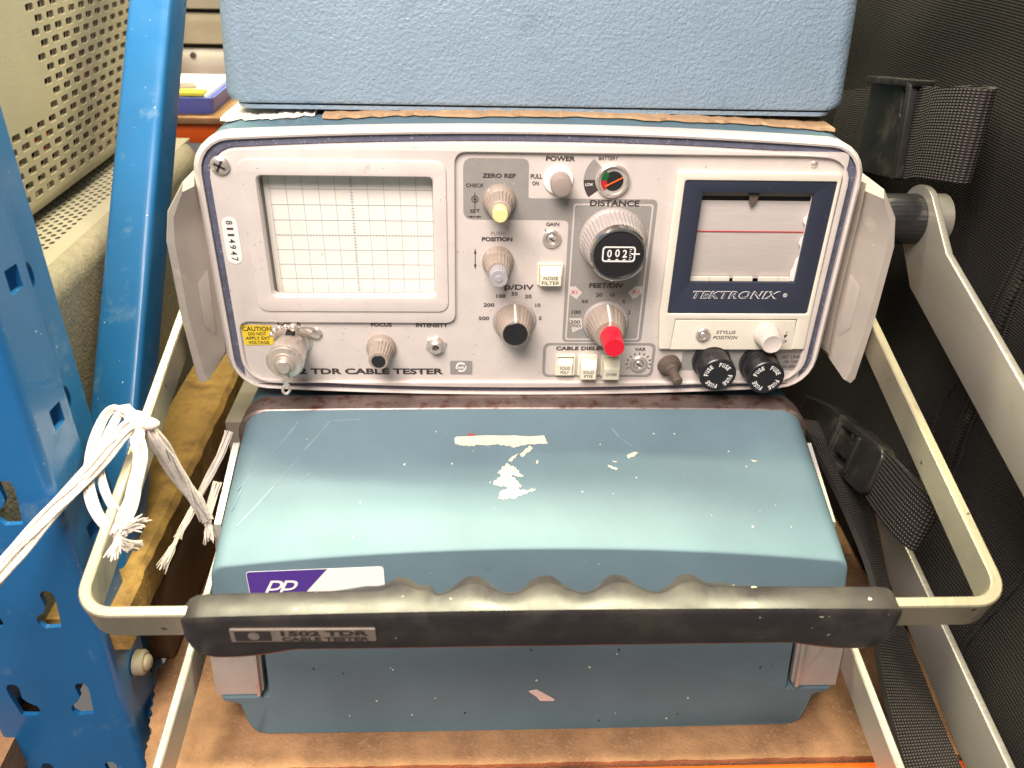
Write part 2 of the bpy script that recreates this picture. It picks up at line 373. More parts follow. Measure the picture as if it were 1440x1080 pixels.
# screen recess, tube face, graticule
rb = MB().loft([[(x,-2.0,z) for x,z in rrect(-113,-10.4,-41.4,43.6,2)], [(x,4.6,z) for x,z in rrect(-112.3,-12.2,-41.4,42.6,2)]], False, False)
rb.build('screen_recess', 'recess', T1)
SCR = MB().shape([rrect(-114,-14,-40,44,2)], FY(4.6), -2, 0).build('screen', 'screen', T1, angle=30)
g = MB(); cell = 6.74; gx0 = -109.9; gz = 15.6; gt = .08
for k in range(11):
    x = gx0+cell*k; g.box(x-gt, x+gt, 4.36, 4.45, gz-4*cell, gz+4*cell)
for k in range(-4, 5):
    z = gz+cell*k; g.box(gx0, gx0+10*cell, 4.36, 4.449, z-gt, z+gt)
for k in range(51):
    x = gx0+cell*k/5; g.box(x-.09, x+.09, 4.34, 4.44, gz-.75, gz+.75)
for k in range(41):
    z = gz-4*cell+cell*k/5; x = gx0+5*cell; g.box(x-.75, x+.75, 4.34, 4.44, z-.09, z+.09)
g.build('graticule', 'grat', SCR, angle=0, recalc=False, merge=False)
# ---- printed areas
PF = FY(-.45)
def printed(outl, mat, lift, parent=CP, name='printed_area'): return MB().shape(outl, PF, lift-.04, lift).build(name, mat, parent, angle=0)
printed([rpoly([(-29.3,51),(-2.4,51),(-2.2,34.4),(15,34.4),(52.5,34.4),(52.3,-33.6),(15.6,-33.6),(15.2,24.9),(-29.4,24.9)], [4,3,1,0,3,2,2,2.5,4], 5)], 'print_grey', .06)
printed([rrect(16.9,-32.6,50.9,32.3,1.2), rrect(17.6,-31.9,50.2,31.6,1)], 'panel', .12)
printed([rrect(7.0,-52.6,59.6,-34.2,3), rrect(8.4,-51.3,58.2,-35.5,2.2)], 'print_grey', .065)
for pg in ([(16.9,-5.7),(20.1,-5.7),(23.2,-8.6),(20.9,-11.9),(16.9,-9.0)], [(50.1,-5.5),(46.7,-5.5),(43.8,-8.5),(46.3,-11.7),(50.1,-8.7)], [(18.2,-21.4),(23.9,-21.4),(24.5,-26.5),(20.1,-28.8)]):
    printed([pg], 'panel', .16)
printed([[(-2,-.6)]and rrect(72.5,-48.8,131,-38.6,.8)], 'print_grey', .06)
# ---- lettering (text, centre x, baseline z, width, cap height)
for s_, x, z, w, h in [('ZERO REF',-14.6,42.9,13.7,1.9),('CHECK',-24.5,38.9,7.5,1.6),('SET',-24.5,27.9,4.1,1.6),('POWER',10.4,50.2,12.0,2.0),('PULL',.8,42.8,4.8,1.9),('ON',.5,40.0,2.7,1.7),
    ('DISTANCE',34.2,31.3,20.9,2.7),('GAIN',8.5,22.4,5.6,1.6),('POSITION',-15,15.3,13.1,1.9),('100',-13,-11.4,4.1,1.8),('50',-6.9,-10.3,2.8,1.8),('20',-.8,-11.5,3,1.8),('10',3.7,-15.8,2.3,1.8),
    ('5',5,-22.3,1.2,1.7),('200',-18.3,-15.8,4.8,1.8),('500',-20.5,-22.5,4.7,1.8),('FEET/DIV',33.8,-6.3,15.3,2.3),('20',30.9,-10.6,2.8,1.8),('10',36.9,-10.6,2.1,1.8),('50',24.7,-13.8,2.9,1.7),('5',42.3,-13.8,1.3,1.8),
    ('2',45.3,-19.2,1.2,1.8),('100',21.2,-19.2,4,1.8),('200',21,-24.2,4.5,1.8),('(FIND)',21.4,-26.4,4.6,1.9),('CABLE DIELECTRIC',28.4,-38.0,30.8,2.0),('VAR',52.4,-38.3,5.2,1.8),
    ('CABLE',-107.9,-25.6,10.4,2.2),('FOCUS',-66.7,-26.0,9.3,2.0),('INTENSITY',-44,-26.2,14.5,2.1),('AC LINE',124.5,-42.2,8.8,1.7),('.3A 115V',124.9,-44.8,7.1,1.6),('.15A 230V',124.0,-47.4,7.7,1.6)]:
    text(s_, x, z, w, h, PF, 'ink', CP, .034 if h > 1.85 and w > 5 else .02, lift=.2)
text('BATTERY', 30, 50.8, 8.2, 1.5, PF, 'ink', CP, .012, shear=.2, lift=.2)
text('PUSH', -14.9, 18.1, 5.7, 1.6, PF, 'ink_pale', CP, .01, lift=.2)
text('\u03c1/DIV', -5.0, -8.0, 13.0, 3.1, PF, 'ink', CP, .022, lift=.2)
text('X1', 19.6, -9.4, 2.9, 1.9, PF, 'ink_red', CP, .016, lift=.24); text('X.1', 47.2, -9.2, 3.3, 1.9, PF, 'ink_red', CP, .016, lift=.24)
text('1502 TDR CABLE TESTER', -77.4, -51.0, 76.2, 3.2, PF, 'ink', CP, .036, lift=.2)
ar = MB()
def arrow(p, q, hd=.9, wd=.16, both=True):
    p, q = Vector(p), Vector(q); d = (q-p).normalized(); n = Vector((-d.y, d.x))
    ar.shape([[tuple(p+n*wd), tuple(p-n*wd), tuple(q-n*wd), tuple(q+n*wd)]], PF, .16, .2)
    for e, dd in ((q, d), (p, -d)) if both else ((q, d),):
        ar.shape([[tuple(e+dd*.2), tuple(e-dd*hd*2.2+n*hd*.62), tuple(e-dd*hd*2.2-n*hd*.62)]], PF, .21, .23)
arrow((-27.3,26.2),(-21.9,26.2), .7); arrow((-24.4,2.6),(-24.4,11.6), .9)
arrow((-24.5,29.9),(-24.5,36.7), .01); ar.shape([circ(-24.5,33.8,1.5), circ(-24.5,33.8,1.15)], PF, .16, .21); ar.shape([circ(-24.5,33.8,.65)], PF, .16, .22)
ar.shape([[(5.2,20.6),(5.5,20.8),(6.5,19.3),(6.2,19.1)]], PF, .16, .2)
for k in range(11):
    a = math.radians(-25+230*k/10); c_, s__ = math.cos(a), math.sin(a)
    ar.shape([[(52.3+c_*4.9-s__*.22,-45.2+s__*4.9+c_*.22),(52.3+c_*6.1-s__*.22,-45.2+s__*6.1+c_*.22),(52.3+c_*6.1+s__*.22,-45.2+s__*6.1-c_*.22),(52.3+c_*4.9+s__*.22,-45.2+s__*4.9-c_*.22)]], PF, .16, .2)
ar.build('printed_marks', 'ink', CP, angle=0, kind='stuff')
# caution sticker, logo plate
cs = MB().shape([rpoly([(-129.3,-25.3),(-115.9,-25.6),(-115.6,-35.3),(-128.9,-35.5)], .6)], PF, .1, .3).build('caution_sticker', 'yellow', T1, angle=30)
for s_, x, z, w, h in [('CAUTION',-122.5,-28.3,12.9,2.3),('DO NOT',-122.6,-30.5,8.0,1.6),('APPLY EXT',-122.6,-32.7,11,1.6),('VOLTAGE',-122.5,-34.9,9.4,1.6)]:
    text(s_, x, z, w, h, PF, 'ink', cs, .02, lift=.42)
lp = MB().shape([rrect(-36.1,-50.5,-26,-43.6,.3)], PF, .1, .5).build('maker_plate', 'print_grey', T1, angle=30)
MB().shape([circ(-31,-46.9,2.5,24,2.6)], PF, .5, .56).build('emblem', 'ink_white', lp, angle=0)
em = MB().shape([circ(-31,-46.9,1.9,20,1.6)], PF, .56, .6)
em.shape([[(-34.2,-48.6),(-33.6,-49.3),(-28.4,-45.9),(-28.9,-45.3)]], PF, .61, .64); em.build('emblem_mark', 'print_grey', lp, angle=0)
text('tek', -31, -47.7, 3.4, 1.5, PF, 'ink_white', lp, .03, shear=.2, lift=.68)
# ---- knobs
def knob(name, c, prof, mat, flutes=0, seg=72, parent=T1, label=None):
    return MB().lathe(prof, c, seg=seg, flutes=flutes, cap0=False).build(name, mat, parent, angle=38, label=label)
def disc(name, c, y0, y1, r, mat, parent, bev=.3, seg=32):
    return MB().lathe([(y0,r),(y1-bev,r),(y1,r-bev)], c, seg=seg).build(name, mat, parent, angle=38)
K = knob('knob', (-14.4,0,33.4), [(.4,6.9),(2.2,6.9),(3.2,6.6),(4.5,5.8,0),(4.7,5.6,.5),(13.2,4.6,.45),(13.6,4.3),(13.9,3.9)], 'knob', 20, 100, label='ridged taupe zero reference knob with yellow button')
disc('push_button', (-14.4,0,33.4), 13.5, 19.6, 3.1, 'yellow_btn', K, .5)
MB().ball((-18.6,-2.6,37.9), .75, 10).build('index_dot', 'white', K)
K = knob('knob', (-14.6,0,6.3), [(.4,6.8),(2.2,6.8),(3.2,6.4),(4.5,5.8),(4.7,5.6,.5),(12.5,4.8,.45),(12.9,4.4)], 'knob', 20, 100, label='ridged taupe position knob with grey inner knob')
k2 = MB().lathe([(12.5,3.7,.3),(19.4,3.9,.3),(19.8,3.6)], (-14.6,0,6.3), seg=72, flutes=18).build('inner_knob', 'grey_knob', K, angle=38)
MB().ball((-18.7,-2.6,10.8), .6, 10).build('index_dot', 'white', K)
disc('inner_knob', (-14.6,0,6.3), 19.6, 20.1, 1.6, 'grey_knob', K, .2)
def bar_knob(c, rb, rt, L, label, cap):
    K = knob('knob', c, [(.4,rb),(1.4,rb),(2.2,rb-.6)], 'clear', label=label)
    x, _, z = c
    # fluted tapering body with a narrow pointed ridge
    secs = []
    for t, sc_ in ((1.8,1.),(4,.94),(L*.72,.80),(L-1,.72),(L-.4,.67)):
        ring = []
        for j in range(96):
            a = 2*math.pi*j/96
            r = (rb-.9)*sc_*(1-.045*(0.5+0.5*math.cos(26*a)))
            if abs(((a-math.pi/2+math.pi)%(2*math.pi))-math.pi) < .23: r = (rb-.6)*sc_
            if abs(((a+math.pi/2+math.pi)%(2*math.pi))-math.pi) < .18: r = (rb-.3)*sc_
            ring.append((x+r*math.cos(a), -t, z+r*math.sin(a)))
        secs.append(ring)
    MB().loft(secs, False, True).build('fluted_body', 'knob', K, angle=50)
    p = MB(); w = .5
    p.loft([[(x-w,-2.4,z+rb-.75),(x+w,-2.4,z+rb-.75),(x+w*.9,-(L-.6),z+(rb-.6)*.70),(x-w*.9,-(L-.6),z+(rb-.6)*.70)], [(x-w,-2.4,z+rb-2),(x+w,-2.4,z+rb-2),(x+w,-(L-.6),z+rt-.5),(x-w,-(L-.6),z+rt-.5)]])
    for i, v in enumerate(p.v): p.v[i] = (v[0], v[1]-.25, v[2]+.12)
    p.build('pointer', 'pointer', K, angle=0)
    if cap: disc('cap', c, L-.6, L+.1, rt, cap, K, .2, 40)
    return K
K = bar_knob((-6.8,0,-22.7), 9.8, 5.5, 14, 'fluted taupe scale knob with black cap', 'black')
K = bar_knob((34.8,0,-23.3), 10.4, 4.0, 13.5, 'fluted taupe feet-per-division knob with red inner knob', 'knob')
MB().lathe([(12.8,4.9,.25),(24,4.5,.25),(24.5,4.2)], (35.6,0,-23.6), seg=80, flutes=20).build('inner_knob', 'red', K, angle=38)
# distance dial
K = knob('dial', (34.6,0,16.2), [(.4,14.5),(1.2,14.5),(2.2,14.1),(2.6,13.6,.45),(13,12.2,.45),(13.4,11.9)], 'clear', 44, 220, label='ribbed turns-counting dial with black face and digit window')
MB().lathe([(13.2,11.9),(17.0,11.8),(17.6,11.3),(17.6,10.5),(16.9,10.4)], (34.9,0,16.2), seg=64, cap1=False).build('chrome_ring', 'chrome', K)
df = MB().lathe([(15.8,10.6),(16.9,10.6),(17.15,9.8),(17.2,.01)], (34.9,0,16.2), seg=56).build('dial_face', 'black', K)
DF = FY(-17.25)
MB().shape([rrect(28.0,13.2,41.8,20.0,1.4), rrect(28.6,13.8,41.2,19.4,1.0)], DF, 0, .12).build('window_outline', 'ink_white', K, angle=0)
text('0', 31.0, 15.2, 1.9, 3.4, DF, 'ink_white', K, .02); text('0', 34.3, 15.4, 1.9, 3.4, DF, 'ink_white', K, .02); text('2', 37.4, 15.2, 1.9, 3.4, DF, 'ink_white', K, .02)
tk = MB()
for k in range(6): tk.shape([[(39.3,14.3+.85*k),(40.3 if k%2 else 39.9,14.3+.85*k),(40.3 if k%2 else 39.9,14.6+.85*k),(39.3,14.6+.85*k)]], DF, .05, .1)
for x in (31,34.3,37.4): tk.shape([[(x-.7,14.0),(x+.7,14.0),(x+.4,14.5),(x-.4,14.5)]], DF, .05, .1)
tk.shape([[(40.2,16.5),(43.6,16.5),(43.6,17.1),(40.2,17.1)]], DF, .12, .2)
tk.build('dial_marks', 'ink_white', K, angle=0)
# power push switch
K = disc('power_switch', (9.9,0,42.5), .4, 1.6, 6.2, 'white', T1, .3, 44)
MB().lathe([(1.4,4.3),(8.5,4.3),(9.3,3.9),(9.6,3.0),(9.7,.01)], (10.6,0,42.0), seg=40).build('button', 'knob_dark', K)
# battery meter
K = MB().lathe([(.4,6.9),(2.2,6.9),(2.6,6.4),(2.6,5.9),(1.8,5.5)], (32.4,0,42.5), seg=56, cap1=False, flutes=40).build('battery_meter', 'steel', T1)
MB().shape([circ(32.4,42.5,5.7,40)], PF, .3, 1.3).build('meter_ring', 'alu_edge', K, angle=0)
MB().shape([circ(32.6,42.5,4.1,36)], PF, 1.3, 1.5).build('meter_face', 'lens', K, angle=0)
def sector(cx, cz, r0, r1, a0, a1, n=10):
    p = []
    for k in range(n+1):
        a = math.radians(a0+(a1-a0)*k/n); p.append((cx+r1*math.cos(a), cz+r1*math.sin(a)))
    for k in range(n+1):
        a = math.radians(a1+(a0-a1)*k/n); p.append((cx+r0*math.cos(a), cz+r0*math.sin(a)))
    return p
MAT['green'] = M('green_zone', (.01,.10,.03), .4); MAT['redzone'] = M('red_zone', (.42,.02,.02), .4); MAT['orangen'] = M('orange_needle', (.85,.16,.03), .4)
MB().shape([sector(32.6,42.5,2.7,5.2,128,176)], PF, 1.5, 1.62).build('green_zone', 'green', K, angle=0)
MB().shape([sector(32.6,42.5,2.7,5.2,178,228)], PF, 1.5, 1.62).build('red_zone', 'redzone', K, angle=0)
MB().shape([[(29.2,40.6),(29.4,40.1),(36.4,43.9),(36.2,44.3)]], PF, 1.8, 2.0).build('needle', 'orangen', K, angle=0)
printed([sector(32.4,42.5,7.1,12.0,133,180)], 'print_grey', .1); printed([sector(32.4,42.5,7.1,12.0,180,218)], 'ink', .1)
text('LOW', 22.8, 39.9, 3.2, 1.3, PF, 'ink_white', CP, .015, lift=.24)
# small trimmers
def trimmer(c, r, hexn=False, label=None):
    K = MB().lathe([(.4,r),(1.2,r),(1.7,r-.5),(1.7,r*.62),(.5,r*.5)], c, seg=6 if hexn else 40, cap1=False, ph=.3).build('trimmer', 'steel', T1, angle=30)
    MB().lathe([(.4,r*.55),(1.5,r*.5),(1.9,r*.36),(1.9,.01)], c, seg=20).build('shaft', 'steel', K)
    MB().box(c[0]-r*.32,c[0]+r*.32,-2.1,-1.6,c[2]-.25,c[2]+.25, rot=Matrix.Rotation(.6,3,'Y')).build('slot', 'dark', K, angle=0)
    return K
trimmer((8.4,0,16.7), 4.1); trimmer((52.3,0,-45.2), 4.1); 
K = trimmer((-42.4,0,-35.5), 5.0, True); MB().lathe([(1.0,3.2),(3.4,3.1),(3.9,2.5),(3.9,1.6),(3.0,1.5)], (-42.4,0,-35.5), seg=28, cap1=False).build('bushing', 'steel', K)
trimmer((79.7,-3.0,-27.9), 3.3)
# focus knob
K = knob('knob', (-67.4,0,-36.5), [(.4,6.7),(2.2,6.7),(3,6.3),(4,5.7),(4.3,5.5,.5),(13.4,4.5,.45),(13.9,4.1)], 'knob', 20, 100, label='ridged taupe focus knob with black cap')
disc('cap', (-67.4,0,-36.5), 13.6, 14.2, 3.1, 'black', K, .15)
MB().ball((-63.2,-2.6,-32.4), .6, 10).build('index_dot', 'white', K)
# push keys
def pushkey(x0, x1, zt, zb, dx0, dx1, L, drop, words):
    K = MB().shape([rrect(x0,zb,x1,zt,.5), rrect(x0+.7,zb+.7,x1-.7,zt-.7,.3)], PF, 0, 1.6, .15).build('push_key', 'key', T1, angle=30)
    MB().box(x0+.6,x1-.6,-.9,-.5,zb+.6,zt-.6).build('well', 'cream', K, angle=0)
    xa, xb = x0+dx0, x1-dx1; zt2, zb2 = zt-.9, zb+.4
    mb = MB().loft([[(xa,-.5,zb2),(xb,-.5,zb2),(xb,-.5,zt2),(xa,-.5,zt2)], [(xa+.1,-L+.6,zb2+.1),(xb-.1,-L+.6,zb2+.1),(xb-.1,-L+2.6,zt2-.1),(xa+.1,-L+2.6,zt2-.1)], [(xa+.5,-L,zb2+.5),(xb-.5,-L,zb2+.5),(xb-.5,-L,zb2+(zt2-zb2)*.62),(xa+.5,-L,zb2+(zt2-zb2)*.62)]])
    mb.build('key_cap', 'key', K, angle=20)
    FK = FY(-L)
    n = len(words); zc = zb2+.5+(zt2-zb2)*.29
    for i, wd_ in enumerate(words):
        text(wd_, (xa+xb)/2, zc+(n/2-1-i)*2.25+.3, (xb-xa)*.78*len(wd_)/6 if len(wd_) < 6 else (xb-xa)*.78, 1.6, FK, 'ink', K, .006, lift=.1)
pushkey(2.8,13.9,5.6,-4.4,.8,.5,5.0,1,['NOISE','FILTER'])
pushkey(13.2,22.2,-40.2,-50.9,.5,1.0,3.2,1,['SOLID','POLY'])
pushkey(23.6,32.6,-40.2,-50.9,.6,.6,7.0,1,['SOLID','PTFE'])
pushkey(34.4,43.2,-40.2,-50.9,.4,.4,7.2,1,['OTHER'])
# cable connector (capped) with bead chain
K = MB().lathe([(.4,8.6),(1.2,8.4),(1.4,7.6),(3,7.4),(3.2,6.2),(9,6.2),(9.2,7.2),(10.8,7.5),(11.2,7.7,.25),(18.6,7.8,.25),(18.9,8.1),(20,8.1),(20.3,7.4),(21.2,7.3),(21.6,5.0),(22.2,4.8),(22.3,3.4),(24.8,3.3),(25.4,2.8),(25.5,.01)], (-106.9,0,-33.2), seg=132, flutes=66).build('cable_connector', 'steel', T1, angle=30)
MB().box(-108.2,-104.6,-8.2,-4.4,-27.8,-25.4,.3).build('bayonet_lug', 'dark', K)
bc = [(-114.8,-6,-27.2),(-113.0,-7.5,-24.4),(-110.4,-8.5,-22.6),(-107.4,-9,-21.9),(-104.2,-9,-22.1)]
for i, p in enumerate(bc): MB().ball(p, 1.25 if i < 4 else 1.9, 14).build('chain_bead', 'steel', K)
MB().tube(smooth_path([bc[0],bc[1],bc[2],bc[3],bc[4]]), .4, 6).build('chain_link', 'steel', K)
MB().tube(smooth_path([(-104,-9.2,-23.0),(-100,-6,-23.6),(-96.5,-3,-26.2),(-94.6,-1.6,-29.6),(-96.6,-1.6,-31.2),(-99,-3.2,-29.0),(-102.6,-8,-24.9)],8), .55, 8).build('chain_loop', 'steel', K)
MB().lathe([(.4,2.9),(1.2,2.8),(2.0,2.0),(2.3,.01)], (-96.4,0,-29.4), seg=24).build('chain_rivet', 'steel', K)
sl = MB().shape([circ(0,0,4.2,28), circ(0,0,3.35,28)], fr((-106.9,-23.6,-33.2),(1,0,0),(0,0,1),(0,-1,0)), -.3, .3)
sl.box(-108.0,-105.8,-24.0,-23.3,-44.2,-36.6,.2); sl.build('strap_ring', 'steel', K)
MB().tube(smooth_path([(-107.9,-23.6,-43.2),(-108.4,-24.6,-45.5),(-107.0,-24.2,-47.0),(-105.6,-23.2,-45.5),(-106.0,-23.0,-43.0)],8), .6, 8).build('strap_loop', 'steel', K)
# chart recorder
R = MB().shape([rpoly([(58.8,47.2),(127.6,47.2),(128.2,-19),(128.6,-36),(122.6,-36),(122.2,-20.4),(66.2,-20.4),(65.7,-36),(60.4,-36),(58.6,-18)], [1.5,1.5,.5,1,.3,.3,.3,.3,1,.5]), rrect(62.2,-17.6,126.2,43.6,1)], FY(0), .4, 3.4, .5, 2).build('chart_recorder', 'cream', T1, angle=35, label='cream framed chart recorder window')
MB().shape([rrect(62.0,-17.8,126.4,43.8,1), rrect(70.4,-2.4,117.5,38.4,.4)], FY(0), 1.2, 2.8, .15).build('navy_frame', 'navy', R, angle=30)
NF = FY(-2.8)
text('TEKTRONIX', 92.2, -10.2, 39.6, 3.7, NF, 'ink_white', R, .036, shear=.28, lift=.08, space=1.12)
text('TEKTRONIX', 92.2, -9.92, 39.0, 3.14, NF, 'navy', R, .004, shear=.28, lift=.14, space=1.12)
MB().shape([circ(114.3,-8.4,.95,20), circ(114.3,-8.4,.7,20)], NF, .05, .1).build('registered_mark', 'ink_white', R, angle=0)
text('R', 114.3, -8.95, .7, 1.1, NF, 'ink_white', R, .02, lift=.1)
MB().box(69,119,6.5,7.5,-4,40).build('recorder_back', 'dark', R, angle=0)
pp = MB(); secs = []
for k in range(17):
    t = k/16; z = 33.6-36*t; secs.append([(70.6+.6,1.6-.9*math.sin(math.pi*t)+.5*t,z),(118.4,1.6-.9*math.sin(math.pi*t)+.5*t,z)])
pp.loft(secs, False, False, closed=False); pp.build('chart_paper', 'paper', R, angle=60)
MB().box(70.5,118,.60,.72,19.85,20.3).build('red_trace', 'ink_red', R, angle=0)
MB().shape([[(90.6,37.4),(95.2,37.4),(94.6,34.6),(92.4,31.6),(91.2,34.4)]], FY(-.2), 0, .6).build('stylus_pointer', 'boot', R, angle=30)
MB().box(70,118,2.2,6.4,33.9,36.0).build('roller_bar', 'dark', R, angle=0); MB().box(70,118,0.4,3.4,36.0,38.8).build('top_guide', 'knob', R, angle=0)
tp = [(118.6,38.0),(118.6,-2.6),(115.9,-2.4),(115.4,1.6),(116.3,4.6),(116.7,7.8),(117.7,9.2),(117.5,13.6),(116.5,15.2),(116.8,17.4),(117.7,18.6),(117.6,23.5),(116.4,25.0),(116.2,26.6),(117.4,28.0),(117.7,31.5),(117.6,38)]
MB().shape([tp], FY(-.2), 0, .4).build('torn_paper_edge', 'paper_edge', R, angle=30)
for x in (72.5,81.5,92,103.5,112.5): MB().box(x-1.5 if x>73 else 70.4, x+7.3 if x < 112 else 117, .2, 1.2, -3.0, -1.2).build('paper_guide', 'cream', R, angle=0)
PL = MB().shape([rpoly([(66.4,-20.9),(121.8,-20.9),(122.9,-36.2),(65.6,-36.2)], .4)], FY(0), .4, 3.1, .25, 2).build('stylus_plate', 'cream', T1, angle=35)
SP = FY(-3.1)
text('STYLUS', 90.4, -27.9, 9.0, 1.7, SP, 'ink', PL, .012, shear=.15); text('POSITION', 90.5, -30.6, 11.4, 1.7, SP, 'ink', PL, .012, shear=.15); text('LOCK', 117.2, -32.4, 5.2, 1.5, SP, 'ink', PL, .01, shear=.15)
a2 = MB().shape([[(118.6,-26.6),(118.9,-26.6),(118.7,-28.4),(119.4,-28.4),(118.2,-30.2),(117.6,-28.4),(118.4,-28.4)]], SP, .05, .1); a2.build('printed_arrow', 'ink', PL, angle=0)
K = MB().lathe([(3.0,6.0),(3.6,6.0),(4.0,5.6,.25),(10.6,5.0,.25),(11.4,4.9),(12.4,4.6),(12.6,4.2),(12.2,3.2),(12.1,.01)], (109.4,0,-28.2), seg=132, flutes=44).build('thumb_screw', 'thumb', T1, angle=32)
# fuse holders
for cx, cz, ph in ((86.3,-43.2,.35), (108.9,-44.6,.1)):
    K = MB().lathe([(.4,8.9),(3,8.9),(3.2,8.0),(4.4,8.0),(4.6,8.4,.35),(9.5,8.3,.35),(9.7,8.6),(14.2,8.4),(14.7,7.9),(14.6,.01)], (cx,0,cz), seg=144, flutes=48).build('fuse_holder', 'black', T1, angle=32)
    FF = FY(-14.7)
    for q in range(4):
        a = ph+q*math.pi/2+.75
        for i, ch in enumerate('FUSE'):
            aa = a-(i-1.5)*.27
            text(ch, cx+5.6*math.cos(aa), cz+5.6*math.sin(aa), 1.15, 2.1, FF, 'ink_white', K, .03, rot=aa-math.pi/2, lift=.08)
# toggle with rubber boot
tg = MB().lathe([(.4,5.5),(3.4,5.4),(4.0,4.6),(4.6,3.4),(6.4,3.0),(6.6,2.3),(11.5,2.2),(13.4,2.4),(14.2,1.9),(14.5,.01)], (66.5,0,-45.3), ax=(.16,-1,-.16), seg=16).build('toggle_switch', 'boot', T1)
# ---- side bumpers
def bumper(sx, dx):
    O = [(142,41),(150,29),(153,16),(153.4,-20),(152.0,-50),(150.4,-52.6)]
    I = [(141.5,37.5),(147,26.5),(148.6,15.5),(149,-20),(147.4,-47),(146.2,-51)]
    Kv = [(139.6,36.5),(139.9,25.5),(140.2,15),(140.6,-20),(141.6,-41),(142.4,-46)]
    J = [(137.5,41),(138,26),(138,15),(138.3,-20),(139.3,-38),(139.8,-41.5)]
    def ln(L, y): return [(sx*(x)+dx, y, z) for x, z in L]
    mb = MB()
    secs = [ln(O,30), ln(O,-4.5), ln([(x-.8,z) for x,z in O],-6), ln([(x+.6,z) for x,z in I],-6), ln(I,-5), ln(Kv,7.5), ln(J,3.0), ln([(x-2,z) for x,z in J],12), ln([(x-2,z) for x,z in J],30)]
    mb.loft(secs, False, False, closed=False)
    # end caps
    for e in (0, 5): mb.add([q[e] for q in secs], [tuple(range(len(secs)))])
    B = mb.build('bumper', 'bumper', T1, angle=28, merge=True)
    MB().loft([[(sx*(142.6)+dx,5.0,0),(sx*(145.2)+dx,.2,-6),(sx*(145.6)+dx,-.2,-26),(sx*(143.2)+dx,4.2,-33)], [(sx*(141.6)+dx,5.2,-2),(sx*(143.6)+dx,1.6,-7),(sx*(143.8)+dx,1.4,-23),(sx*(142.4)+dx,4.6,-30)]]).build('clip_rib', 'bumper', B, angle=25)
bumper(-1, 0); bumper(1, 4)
# ---- carrying handle
ang = math.atan(.2838); HF = Vector((0,-math.cos(ang),-math.sin(ang))); HN = Vector((0,-math.sin(ang),math.cos(ang)))
def handle_bar(parent, xl, xr, piv, ycr, f, n, h, th, mat='alu_arm', R=13, drop=0.):
    """flat strip bent into a U: pivot point (y,z) back at the sides, crossbar at distance from pivot"""
    L = ycr; pth = []
    pth.append((xl, 0)); pth.append((xl, L-R))
    for k in range(1,9):
        a = math.pi-math.pi/2*k/8; pth.append((xl+R+R*math.cos(a), L-R+R*math.sin(a)))
    for k in range(0,9):
        a = math.pi/2-math.pi/2*k/8; pth.append((xr-R+R*math.cos(a), L-R+R*math.sin(a)))
    pth.append((xr, 0))
    P0 = Vector((0,piv[0],piv[1])); secs = []
    for i, p in enumerate(pth):
        t = (Vector(pth[min(i+1,len(pth)-1)])-Vector(pth[max(i-1,0)])).normalized(); nn = Vector((t.y,-t.x))  # inward
        def pt(q, hh): return P0+Vector((q.x,0,0))+f*q.y+n*hh
        o_ = Vector(p); i_ = o_+nn*th; e = .5
        oe = o_+nn*e; ie = i_-nn*e
        secs.append([pt(o_,-e),pt(oe,0),pt(ie,0),pt(i_,-e),pt(i_,-h+e),pt(ie,-h),pt(oe,-h),pt(o_,-h+e)])
    return MB().loft(secs).build('handle_bar', mat, parent, angle=40)
pivot = (80.0, -61+.2838*(80+132))
Lc = (80+137.6)/math.cos(ang)
handle_bar(T1, -158.4, 162.4, pivot, Lc, HF, HN, 14, 4.0)
for sx, x in ((-1,-154.4),(1,158.4)):
    MB().lathe([(0,15),(12,15),(14,13)], (x-sx*16,80,pivot[1]-6), ax=(sx,0,0), seg=32).build('handle_hub', 'black', T1)
# grip lofted along x
def hp(x, s_, n_): # s_ measured forward from crossbar outer face
    p = Vector((x, pivot[0], pivot[1]))+HF*(Lc+s_)+HN*n_; return p
secs = []; NX = 110
for i in range(NX+1):
    x = -122.3+245.5*i/NX
    e = min(x+122.3, 123.2-x); k = min(1, e/5.0); k = .55+.45*math.sqrt(k)
    wv = 0.
    if -62 < x < 64:
        fade = min(1, (x+62)/10, (64-x)/10); wv = fade*(math.cos((x-.0)*2*math.pi/25.0))
        if x < -38 or x > 55: wv = max(wv, 0)
    flat = 1 if -62 < x < 64 else .35
    tb = -(6.4+2.2*wv)                       # wavy back edge of the flat top
    bb = -(10.8+3.3*wv-(1.8*min(1,(abs(x)-62)/12.) if abs(x) > 62 else 0))
    fl = 0.
    ax_ = abs(x-.5)
    if ax_ > 86: fl = 5.2*math.sin(min(1,(ax_-86)/24)*math.pi/2)*(1 if ax_ < 114 else max(0,1-(ax_-114)/9))
    lift_ = -2.4*(abs(x)/122.)**2
    bot = -17.2-fl; tn = 3.9+lift_
    pts = [(2.3,tn-.9),(1.4,tn),(tb,tn-.3),(tb-1.0,tn-.9),(bb,tn-4.2),(bb-.4,tn-7),(-10.5,bot+2),(-8,bot),(1.5,bot+.4),(5.2,bot+2.2),(6.0,bot+4.6),(2.9,tn-1.8)]
    cs, cn = -2.5, -7
    secs.append([hp(x, cs+(s_-cs)*(k if True else 1), cn+(n_-cn)*k) for s_, n_ in pts])
G = MB().loft(secs).build('grip', 'grip', T1, angle=32, label='black moulded handle grip with finger waves and nameplate')
gf = fr(hp(-81.5,4.55,-5.2), (1,0,-.010), (HN*.966-HF*.20).normalized(), (HF*.966+HN*.20).normalized())
NP = MB().shape([rrect(-24,-3.2,24,3.2,.5)], gf, -.4, .5, .15).build('nameplate', 'plate_gold', T1, angle=30)
